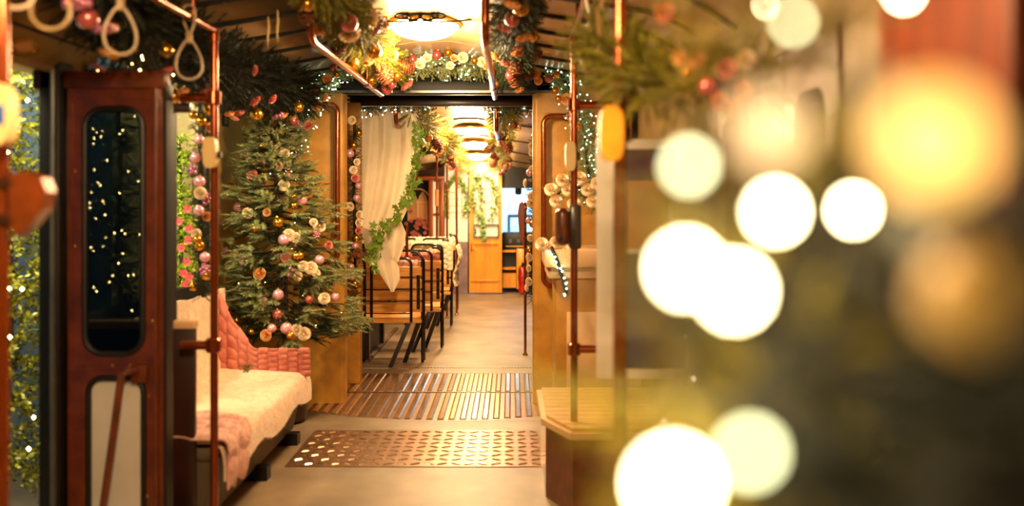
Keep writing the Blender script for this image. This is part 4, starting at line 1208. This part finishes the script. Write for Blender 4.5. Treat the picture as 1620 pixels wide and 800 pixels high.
hanging('narrow pine garland with roses hanging in the carriage joint', [W(561, 185, 6.8), W(560, 300, 6.8), W(562, 400, 6.8), W(560, 480, 6.8)], .075, 330, ['rose_ivory', 'bauble_pearl', 'rose_ivory', 'bauble_gold', 'rose_pink', 'cone'], 20, 'on the garland in the carriage joint', 'ornaments on the joint garland', (.036, .05), bias=(.4, -1, 0))
hanging('pine garland hanging on the wall beside the aisle beyond the right column', [W(850, 200, 8.1), W(846, 300, 8.1), W(846, 400, 8.1), W(846, 475, 8.1)], .10, 300, ['rose_ivory', 'bauble_pearl', 'bauble_gold', 'rose_ivory'], 16, 'on the wall garland facing the benches', 'ornaments on the wall garland opposite the benches', (.04, .055), bias=(-1, -1, 0))
hanging('pine garland with cream roses hanging between window and pole', [W(322, 135, 4.65), W(320, 250, 4.65), W(320, 360, 4.65), W(322, 470, 4.65)], .085, 360, ['rose_ivory', 'bauble_gold', 'rose_ivory', 'bauble_pearl', 'rose_peach', 'berries'], 22, 'on the window garland', 'ornaments on the garland between window and pole', (.03, .045), bias=(.2, -1, 0))

# garland in the window behind the brown door, with warm lights
GW = [W(185, 150, 4.25), W(190, 260, 4.25), W(186, 380, 4.25), W(190, 480, 4.25), W(188, 570, 4.25)]
garland('dark garland column with warm lights seen through the smoked door glass', GW, .13, 300, mt='needle')
light_string('warm fairy lights seen through the smoked door glass', GW, 64, .145, 'fairy', .0055)

# hedge outside the doorway
H_ = [(-2.62, 4.55, .0), (-2.62, 4.6, .8), (-2.62, 4.6, 1.5), (-2.62, 4.55, 2.25)]
e = empty('leafy_hedge', (-2.62, 4.5, 0)); tag(e, 'tall bright green hedge with fairy lights outside the open doorway', 'hedge')
P, o = garland_needles(H_, .34, 520, LEAFS, 'hedge', e, 'leaves'); MB().tube(H_, .03, 6).build('stem', 'stem', e)
light_string('warm fairy lights draped over the hedge outside the doorway', [(-2.5, 4.3, .3), (-2.65, 4.25, .9), (-2.48, 4.28, 1.4), (-2.6, 4.25, 2.1)], 60, .30, 'fairy', .011)
struct(MB().box(3.4, 3.6, -1, 12, -.3, 5).build('exterior_wall', 'duskwall', smooth=False))
struct(MB().box(XR + .08, 6, -1, 12, -.35, -.3).build('ground', 'floor', smooth=False))
xw = struct(MB().box(-3.6, -3.4, 1, 16, -.3, 5).build('exterior_wall', 'duskwall', smooth=False))
L = bpy.data.lights.new('hedge_fill_light', 'AREA'); L.energy = 70; L.size = .5; L.color = (1, .86, .5)  # unseen fill light added to brighten the hedge and shrub
lo = bpy.data.objects.new('hedge_fill_light', L); COL.objects.link(lo); lo.location = (-2.25, 3.6, 2.5); lo.rotation_euler = Vector((-.1, 1, -.75)).to_track_quat('-Z', 'Y').to_euler()
L = bpy.data.lights.new('shrub_fill_light', 'POINT'); L.energy = 26; L.shadow_soft_size = .15; L.color = (.95, .95, .8)  # unseen fill light added for the shrub, screen and outer wall
lo = bpy.data.objects.new('shrub_fill_light', L); COL.objects.link(lo); lo.location = (-2.35, 5.25, 2.75)
G_ = struct(MB().box(-6, XL - .08, 0, 9, -.35, -.3).build('ground', 'floor', smooth=False))

# lime shrub and blossoms outside the window next to the partition
e = empty('lime_shrub', (-2.1, 5.3, .9)); tag(e, 'yellow-green leafy shrub behind the partition window', 'shrub')
LS = [W(285, 560, 5.35), W(287, 420, 5.35), W(285, 300, 5.35), W(282, 215, 5.35)]
garland_needles(LS, .13, 330, LEAFS, 'lime', e, 'leaves'); MB().tube([Vector(p) for p in LS], .012, 6).build('stem', 'stem', e)
bl = [('blossom', W(px, py, 5.18), Vector((0.1, -1, .1)), .03) for px, py in ((297, 330), (283, 350), (300, 362), (287, 392), (296, 414), (291, 432), (300, 438), (294, 449), (285, 476), (280, 508), (298, 380))]
dress('on the shrub behind the partition window', 'from the top', bl, 'blossoms on the lime shrub')
pn = MB().box(-2.6, -2.02, 5.75, 5.77, -.3, 2.3).build('garden_screen', 'wallbeige', smooth=False); tag(pn, 'pale plain screen behind the yellow-green shrub outside the window', 'screen')


# ================================================================== CURTAIN WITH IVY
def curtain():
    e = empty('tied_curtain', (-1.1, 7.55, 1.1)); tag(e, 'ivory voile curtain gathered and knotted above the first bench', 'curtain')
    Y = 7.56
    def edge_r(v):                     # v 0 top .. 1 gather
        k = [(0, 650, 165), (.12, 662, 195), (.3, 664, 235), (.5, 656, 285), (.7, 645, 330), (.86, 630, 362), (1, 612, 385)]
        for a, b_ in zip(k, k[1:]):
            if a[0] <= v <= b_[0]:
                t = (v - a[0]) / (b_[0] - a[0]); return W(a[1] + (b_[1] - a[1]) * t, a[2] + (b_[2] - a[2]) * t, Y)
        return W(k[-1][1], k[-1][2], Y)
    def fn(u, v):
        r_ = edge_r(v); z = W(0, 160, Y).z + (W(0, 385, Y).z - W(0, 160, Y).z) * v
        xl = -1.42
        x = xl + (r_.x - xl) * u; zz = z + (r_.z - z) * u ** 1.5
        f = .034 * (1 - .3 * v) * math.sin(u * 17 + 2.2 * math.sin(2.2 * v + u)) + .010 * math.sin(u * 43 + 3 * v) + .03 * math.sin(u * 7 - 5 * v) * v + .006 * math.sin(u * 90) * max(0, 1 - v * 5)
        return Vector((x, Y + f, zz))
    MB().grid(fn, 150, 40, .003).build('cloth', 'curtain', e, ang=80)
    g = W(606, 385, Y - .03)
    b = MB(); b.tube(arc(g, (1, .0, .15), (0, 1, 0), .050, 0, 340, 14), .018, 8); b.build('knot', 'curtain', e)
    def sheet(P4, fold, amp, dy):
        # P4: left edge points, right edge points (pixels), top to bottom
        lf, rt = P4
        def at(E, v):
            q = v * (len(E) - 1); i = min(int(q), len(E) - 2); t = q - i
            return E[i][0] + (E[i + 1][0] - E[i][0]) * t, E[i][1] + (E[i + 1][1] - E[i][1]) * t
        def fn2(u, v):
            a, c = at(lf, v), at(rt, v); bulge = math.sin(PI * u) * .035
            p = W(a[0] + (c[0] - a[0]) * u, a[1] + (c[1] - a[1]) * u, Y - dy)
            p.y += amp * math.sin(u * fold + 2 * v) - bulge; return p
        return fn2
    MB().grid(sheet((((602, 378), (583, 385), (586, 408), (598, 428), (619, 461)), ((612, 384), (622, 402), (632, 424), (633, 442), (623, 461))), 9, .012, .09), 30, 26, .003).build('bow_loop', 'curtain', e, ang=80)
    MB().grid(sheet((((616, 352), (611, 372), (613, 392), (618, 408)), ((634, 350), (642, 368), (640, 388), (630, 414))), 8, .012, .07), 24, 18, .003).build('bow_tail', 'curtain', e, ang=80)
    MB().grid(sheet((((573, 358), (574, 376), (578, 392)), ((606, 372), (606, 384), (592, 396))), 8, .012, .05), 24, 12, .003).build('swag_end', 'curtain', e, ang=80)


curtain()


def ivy(label, path, n, spread, size, parts=True):
    e = empty('ivy_vine', Vector(path[0])); tag(e, label, 'ivy')
    P = resample(path, .03); MB().tube(P, .004, 5).build('stem', 'wire', e); o0 = Vector(path[0])
    if parts:
        for i in range(n):
            j = random.randrange(len(P)); o = bpy.data.objects.new('leaf', PROTO['leaf']); COL.objects.link(o); o.parent = e
            o.location = P[j] - o0 + Vector((RNG.normal() * spread, -abs(RNG.normal()) * spread - .01, RNG.normal() * spread))
            o.scale = (size * random.uniform(.7, 1.25),) * 3; o.rotation_euler = (R(90) + RNG.normal() * .5, RNG.normal() * 1.2, RNG.normal() * .6)
    else:
        me = PROTO['leaf']; V0 = np.array([v.co[:] for v in me.vertices]); T0 = np.array([p.vertices[:] for p in me.polygons])
        Vs, Ts = [], []
        for i in range(n):
            j = random.randrange(len(P)); q = P[j] + Vector((RNG.normal() * spread, -abs(RNG.normal()) * spread * .6, RNG.normal() * spread))
            mt = Matrix.Translation(q) @ Matrix.Rotation(R(90) + RNG.normal() * .4, 4, 'X') @ Matrix.Rotation(RNG.normal() * 1.5, 4, 'Z') @ Matrix.Scale(size * random.uniform(.7, 1.2), 4)
            A = np.array(mt); Vs.append(V0 @ A[:3, :3].T + A[:3, 3]); Ts.append(T0 + i * len(V0))
        np_mesh('leaves', np.concatenate(Vs), np.concatenate(Ts), 'ivy', e)


yc = 7.44
ivy('fresh green ivy trailing down the edge of the ivory curtain', [W(664, 195, yc), W(662, 240, yc), W(655, 280, yc), W(648, 310, yc), W(630, 335, yc), W(610, 358, yc), W(596, 380, yc), W(588, 405, yc), W(592, 425, yc)], 150, .028, .036)
yf = 13.50
c_ = W(766, 315, yf)
ivy('ivy wreath hung in a tall oval on the glazed cab door', [c_ + Vector((.175 * math.sin(R(a)), 0, .34 * math.cos(R(a)))) for a in range(0, 360, 24)] + [c_ + Vector((-.02, 0, -.42)), c_ + Vector((-.01, 0, -.60))], 210, .022, .028, False)
c_ = W(722, 320, yf)
ivy('ivy wreath hung on the white panel beside the cab door', [c_ + Vector((.165 * math.sin(R(a)), 0, .36 * math.cos(R(a)))) for a in range(-120, 130, 20)], 170, .022, .028, False)


# ================================================================== TRANSVERSE BENCHES
def tram_bench(x0, x1, y, label, board_m='pine', ztop=.95):
    e = empty('slatted_bench', ((x0 + x1) / 2, y, 0)); tag(e, label, 'bench', 'slatted tram benches')
    for k in range(4):
        z = .47 + k * .105 - .0
        MB().box(x0, x1, y - .012, y + .012, z, z + .088, .006, 1).build('back_slat', board_m, e)
    MB().box(x0, x1, y - .03, y + .01, .375, .41, .006, 1).build('lower_rail', board_m, e)
    for k in range(4): MB().box(x0, x1, y + .06 + k * .10, y + .145 + k * .10, .40, .42, .006, 1).build('seat_slat', board_m, e)
    def hoop(xa, xb, yy, zb, zt, r=.013):
        rr = .06
        pts = [(xa, yy, zb)] + [(xa + rr - rr * math.cos(R(a)), yy, zt - rr + rr * math.sin(R(a))) for a in range(0, 91, 18)] + [(xb - rr + rr * math.sin(R(a)), yy, zt - rr + rr * math.cos(R(a))) for a in range(0, 91, 18)] + [(xb, yy, zb)]
        MB().tube(pts, r, 10).build('back_hoop', 'black', e)
    hoop(x1 - .44, x1 - .09, y - .05, .39, ztop)
    if x1 - x0 > .6: hoop(x0 + .02, x1 - .50, y - .05, .39, ztop)
    for z in (.465, .57, .675): MB().tube([(x0, y - .045, z), (x1 - .09, y - .045, z)], .006, 6).build('cross_rod', 'black', e)
    # end frame on the aisle
    for (yy, zt) in ((y + .02, ztop + .05), (y + .14, ztop + .02)):
        MB().tube([(x1 - .10, yy, zt), (x1 - .04, yy, zt), (x1, yy, zt - .05), (x1 + .004, yy, .02)], .014, 10).build('end_post', 'black', e)
    MB().box(x1 - .045, x1 - .015, y - .02, y - .010, .50, .80).build('end_plate', 'black', e, smooth=False)
    for k in range(4): MB().ball((x1 - .03, y - .022, .53 + k * .08), .007, 6, 4).build('bolt', 'steel', e)
    for (xa, ya, xb, yb) in ((x1 - .11, y - .01, x1 - .27, y - .10), (x1 - .03, y + .06, x1 - .17, y + .12)):
        MB().hexa([(xb - .018, yb - .01, 0), (xb + .022, yb - .01, 0), (xb + .022, yb + .015, 0), (xb - .018, yb + .015, 0), (xa - .02, ya - .01, .39), (xa + .025, ya - .01, .39), (xa + .025, ya + .015, .39), (xa - .02, ya + .015, .39)]).build('leg', 'black', e, smooth=False)
    return e


tram_bench(-1.58, -.80, 7.86, 'pine slatted bench with black hoops, nearest behind the lintel, curtain tail over it')
tram_bench(-1.58, -.69, 8.62, 'slatted bench with black hoops behind the first, pink blanket over it', ztop=.97)
tram_bench(-1.58, -.70, 10.1, 'slatted bench with black hoops under the cream bobble throw')
tram_bench(-1.58, -.72, 11.5, 'farthest slatted bench with black hoops before the end wall')


def hang_cloth(x0, x1, y, zt, zf, zb, depth):
    def fn(u, v):
        tot = zf + depth + zb; s_ = v * tot; x = x0 + (x1 - x0) * u
        if s_ < zf: return Vector((x, y - depth / 2 - .006 * math.sin(u * 22), zt - zf + s_)), Vector((0, -1, 0))
        if s_ < zf + depth: a = (s_ - zf) / depth; return Vector((x, y - depth / 2 + depth * a, zt + .02 * math.sin(PI * a))), Vector((0, 0, 1))
        return Vector((x, y + depth / 2 + .006 * math.sin(u * 20), zt - (s_ - zf - depth))), Vector((0, 1, 0))
    return fn


crochet('crochet_blanket', 'pink and white crochet blanket on the first slatted bench seat back', hang_cloth(-1.16, -.84, 7.93, .90, .10, .3, .07), 60, 50, 9, 9, 'crochetlight', .012)
crochet('crochet_blanket', 'rose crochet blanket hanging over the back of the second slatted bench', hang_cloth(-1.3, -.70, 8.68, .93, .36, .3, .1), 80, 60, 14, 14, 'crochet', .014)
crochet('bobble_throw', 'cream bobble-edged throw over the third slatted bench', hang_cloth(-1.35, -.68, 10.15, .96, .30, .3, .12), 80, 60, 12, 12, 'creamknit', .018)
def side_cloth(u, v): return Vector((-.64 + .03 * math.sin(v * 6), 10.05 + .5 * u, .93 - .46 * v)), Vector((1, -.6, 0)).normalized()
crochet('bobble_throw', 'cream bobble throw corner hanging into the aisle by the third bench', side_cloth, 50, 50, 6, 6, 'creamknit', .03)
crochet('crochet_blanket', 'white crochet blanket on the farthest slatted bench', hang_cloth(-1.4, -.74, 11.56, .94, .30, .3, .12), 60, 40, 12, 10, 'creamknit', .014)

for x_, y_, z0, z1, lab in ((-.80, 10.9, 0.0, 2.2, 'bronze grab pole rising from the third bench, dividing the ivy wreath'), (-.70, 11.2, 0, 2.15, 'bronze grab pole on the aisle before the cab door, reaching the floor'),
                            (-.90, 10.6, .6, 2.2, 'bronze grab pole with a yellow grip beside the wooden window frame'), (-.98, 8.25, .3, 1.2, 'short bronze post between the first two slatted benches'),
                            (.125, 8.35, 0, 1.42, 'dark bronze post at the aisle edge opposite the benches')):
    pole('grab_pole', x_, y_, z0, z1, .013, lab)
gr = MB().tube([(-.90, 10.6, 1.38), (-.90, 10.6, 1.58)], .022, 10).build('yellow_grip', 'tan'); tag(gr, 'yellow grip sleeve on the pole beside the wooden window frame', 'grip')
pq = MB().prism([(.115, 1.02), (.118, 1.40), (.10, 1.45), (.07, 1.43), (.055, 1.34), (.07, 1.12)], 'y', 8.33, 8.37).build('wooden_plaque', 'framewood', smooth=False); tag(pq, 'red-brown wooden guard plate on the side wall before the cab', 'guard')
# heater box and posts under the benches along the wall
hb = MB().box(-1.80, -1.32, 8.0, 9.2, .02, .36, .01).build('heater_box', 'cabdark'); tag(hb, 'black heater box on the floor under the benches', 'heater')
for y_ in (8.0, 8.9): MB().box(-1.32, -1.29, y_, y_ + .06, 0, .38).build('corner_post', 'darkbrown', hb, smooth=False)
MB().box(-1.325, -1.285, 7.98, 10, 0, .02).build('skirting', 'plinth', hb, smooth=False)


# ================================================================== RIGHT SIDE: CORNER SEAT, CABINET, BOARD
def corner_seat():
    e = empty('corner_seat', (.5, 4.6, 0)); tag(e, 'light wood slatted corner seat with chamfered edge on a brown base', 'seat')
    poly = [(.14, 5.05), (.145, 4.40), (.27, 4.12), (.88, 4.12), (.88, 5.05)]
    inner = [(.165, 5.04), (.168, 4.41), (.285, 4.145), (.88, 4.145), (.88, 5.04)]
    MB().prism(poly, 'z', .365, .395).build('rim', 'creamlam', e, smooth=False)
    def xl_at(y): return .168 if y > 4.41 else .168 + (4.41 - y) / .265 * .117
    y = 4.15
    while y < 5.0:
        y1 = min(y + .082, 5.04)
        a, b_ = xl_at(y), xl_at(y1)
        MB().hexa([(a, y, .395), (.88, y, .395), (.88, y1 - .006, .395), (b_, y1 - .006, .395), (a, y, .412), (.88, y, .412), (.88, y1 - .006, .412), (b_, y1 - .006, .412)]).build('slat', 'lightwood', e, smooth=False)
        y = y1 + .002
    pl = [(.165, 5.04), (.168, 4.42), (.285, 4.16), (.88, 4.16), (.88, 5.04)]
    MB().prism(pl, 'z', 0, .365).build('base', 'brown', e, smooth=False)


corner_seat()
e = empty('cream_cabinet', (.5, 5.8, 0)); tag(e, 'cream painted cabinet with moulded cornice behind the corner seat', 'cabinet')
MB().box(.27, .88, 5.50, 5.95, 0, 1.0, .01).build('body', 'ochre', e)
MB().box(.22, .88, 5.45, 5.97, .99, 1.04, .015).build('lower_moulding', 'creamlam', e)
MB().box(.20, .88, 5.42, 5.98, 1.06, 1.17, .012).build('cornice', 'creamlam', e)
MB().box(.24, .88, 5.47, 5.97, 1.02, 1.08, .01).build('moulding_core', 'creamlam', e)
MB().box(.34, .80, 5.485, 5.505, .15, .78, .006).build('panel', 'creamlam', e)
# flowers on it
G8 = [W(878, 310, 5.6), W(900, 290, 5.6), W(925, 300, 5.6), W(950, 330, 5.6)]
garland('white flower and pine swag on top of the cream cabinet', G8, .11, 380, mt='needle2')
fl = [('peony', W(px, py, 5.5), Vector((random.uniform(-.3, .3), -1, .3)), .05) for px, py in ((872, 300), (880, 318), (890, 285), (899, 300), (908, 322), (918, 282), (930, 300), (938, 318), (945, 290), (868, 392), (880, 384), (890, 395), (857, 386))]
dress('heaped on the cream cabinet', 'from the column side', fl, 'white flowers on the cream cabinet')
light_string('small white fairy lights trailing off the cream cabinet', [W(870, 395, 5.4), W(885, 420, 5.4), W(893, 455, 5.4), W(900, 470, 5.4)], 14, .02, 'fairycool', .006)
garland('thin pine trail hanging off the cream cabinet', [W(872, 390, 5.42), W(886, 425, 5.42), W(896, 465, 5.42)], .03, 420)

# white display board with plain colour fields
e = empty('display_board', (.55, 3.4, 0)); tag(e, 'tall white display board with plain muted colour fields behind the thick pole', 'board')
MB().box(.325, .82, 3.40, 3.42, .80, 1.72, .003).build('board', 'white', e)
MB().box(.44, .60, 3.395, 3.40, 1.30, 1.66).build('tan_field', 'tan', e, smooth=False)
MB().box(.43, .62, 3.393, 3.395, 1.56, 1.68).build('plum_field', 'plum', e, smooth=False)
MB().box(.40, .66, 3.395, 3.40, .84, 1.28).build('slate_field', 'slate', e, smooth=False)
MB().box(.40, .43, 3.42, 3.46, 0, .9).build('leg', 'white', e, smooth=False); MB().box(.72, .75, 3.42, 3.46, 0, .9).build('leg', 'white', e, smooth=False)
# flower swag overhead on the right side
G9 = [W(940, 60, 3.0), W(1020, 120, 2.4), W(1110, 130, 2.2), W(1220, 120, 2.1)]
garland('pine swag with orange roses overhead beside the thick pole', G9, .16, 420, mt='needle3')
it = [(k, W(px, py, 2.02), Vector((random.uniform(-.3, .3), -1, -.2)), s_) for k, px, py, s_ in (('rose_peach', 1090, 105, .022), ('rose_peach', 1105, 95, .022), ('bauble_rose', 1120, 138, .022), ('rose_peach', 1135, 160, .028), ('rose_pink', 1150, 110, .03), ('rose_peach', 1160, 170, .026), ('rose_ivory', 1180, 95, .03), ('rose_peach', 1175, 140, .03), ('bauble_gold', 1085, 115, .014), ('rose_peach', 1075, 92, .02), ('rose_pink', 1050, 20, .03), ('rose_ivory', 1200, 165, .03))]
dress('in the swag beside the thick pole', 'from the pole side', it, 'ornaments in the swag beside the thick pole')
# mahogany panel and door post near the camera
mp_ = MB().box(.62, .68, 1.1, 1.5, .2, 2.3, .01).build('door_jamb', 'redwood'); tag(mp_, 'reddish mahogany door jamb close beside the camera', 'jamb')

# ================================================================== CLOSE GARLAND WITH GLOBE LIGHTS
FG = empty('close_pine_garland', W(1250, 400, .5)); tag(FG, 'blurred pine garland hanging close in front of the lens', 'garland')
items = []
def fgzone(n, x0, x1, y0, y1, d0, d1, sc=(.6, 1.1)):
    for _ in range(n):
        p = W(random.uniform(x0, x1), random.uniform(y0, y1), random.uniform(d0, d1)); items.append((p, RNG.normal(size=3), random.uniform(*sc)))
fgzone(190, 1130, 1500, 330, 1050, .42, .75); fgzone(330, 1300, 1900, 520, 1050, .32, .62); fgzone(170, 1065, 1200, 480, 950, .55, .85, (.4, .8))
fgzone(110, 1080, 1300, 180, 420, .6, .95, (.4, .8)); fgzone(60, 1060, 1330, -60, 120, .8, 1.2, (.5, .9)); fgzone(30, 1250, 1420, 280, 420, .5, .8, (.4, .8))
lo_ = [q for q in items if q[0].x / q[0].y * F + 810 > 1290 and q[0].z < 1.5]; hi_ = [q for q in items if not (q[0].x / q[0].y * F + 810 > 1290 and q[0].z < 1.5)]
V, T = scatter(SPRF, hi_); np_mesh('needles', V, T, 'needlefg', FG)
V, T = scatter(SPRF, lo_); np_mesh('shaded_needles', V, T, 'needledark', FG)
MB().tube([W(1180, 1000, .66), W(1230, 700, .62), W(1290, 500, .55), W(1420, 380, .5), W(1650, 330, .45)], .012, 8).build('stem', 'stem', FG)


def globe(px, py, diam, m, r, inner=None):
    inv = diam / 40.5 + 1 / 6.6; d = 1 / inv
    return W(px, py, d), r, m


FS = empty('globe_light_string', W(1100, 760, .45)); tag(FS, 'string of small glowing globe lights wound round the close garland', 'fairy lights')
BUL = [(1227, 335, 112, 'glow', .0030, 'white glowing bulb beside the half-shaded one'), (1350, 332, 96, 'glow', .0024, 'white glowing bulb, last of the middle pair'),
       (1090, 262, 104, 'glowpale', .0030, 'pale greenish bulb above the brightest pair'), (1085, 425, 130, 'glow', .0034, 'brightest white bulb, pole side of the overlapping pair'),
       (1162, 460, 132, 'glow', .0034, 'bright white bulb overlapping its neighbour'), (1475, 225, 160, 'glowdim', .0130, 'large amber bulb, biggest blur'),
       (1255, 35, 84, 'glowpale', .0022, 'cream bulb high above the middle'), (1430, -12, 74, 'glow', .0026, 'white bulb cut off by the top edge'),
       (1105, 528, 58, 'glow', .0022, 'small bulb under the overlapping pair'), (1065, 765, 150, 'glow', .0044, 'huge white bulb at the bottom'),
       (1187, 716, 132, 'glowpale', .0030, 'pale glassy bulb at the bottom'), (1062, 672, 44, 'glow', .0018, 'small bulb above the huge bottom one'),
       (1545, 470, 120, 'glowfaint', .0200, 'dim amber bulb near the edge'), (1220, 205, 120, 'glowcream', .0110, 'soft amber bulb over the middle'), (1085, 600, 30, 'glow', .0012, 'tiny glinting bulb'), (1155, 590, 20, 'glow', .0009, 'tiny glinting bulb under the pair'), (1045, 660, 22, 'glow', .0009, 'tiny bulb near the jamb'), (1210, 10, 46, 'glow', .0012, 'small bulb at the top edge')]
pts = []
for px, py, dm, m_, r_, lab in BUL:
    p, r2, mm = globe(px, py, dm, m_, r_); o = MB().ball(p, r_, 12, 8).build('bulb', m_, FS); o['label'] = lab
    MB().tube([p + Vector((0, r_ * .8, r_ * .5)), p + Vector((0, r_ * 3, r_ * 1.6))], r_ * .5, 8).build('socket', 'wire', o)
    pts.append(p)
pts.sort(key=lambda q: q.z); b = MB()
for a, c in zip(pts, pts[1:]):
    mid = (a + c) / 2 + Vector((0, .06, -.02)); b.tube(resample([a + Vector((0, .012, .006)), mid, c + Vector((0, .012, .006))], .03), .0009, 5)
b.build('cord', 'wire', FS)

for i_, (px, py, d_, en) in enumerate(((1120, 440, .42, .4), (1080, 740, .40, .4), (1400, 300, .36, .08))):
    L = bpy.data.lights.new('globe_string_light', 'POINT'); L.energy = en; L.color = (1, .80, .42); L.shadow_soft_size = .03
    lo = bpy.data.objects.new('globe_string_light', L); COL.objects.link(lo); lo.location = W(px, py, d_)
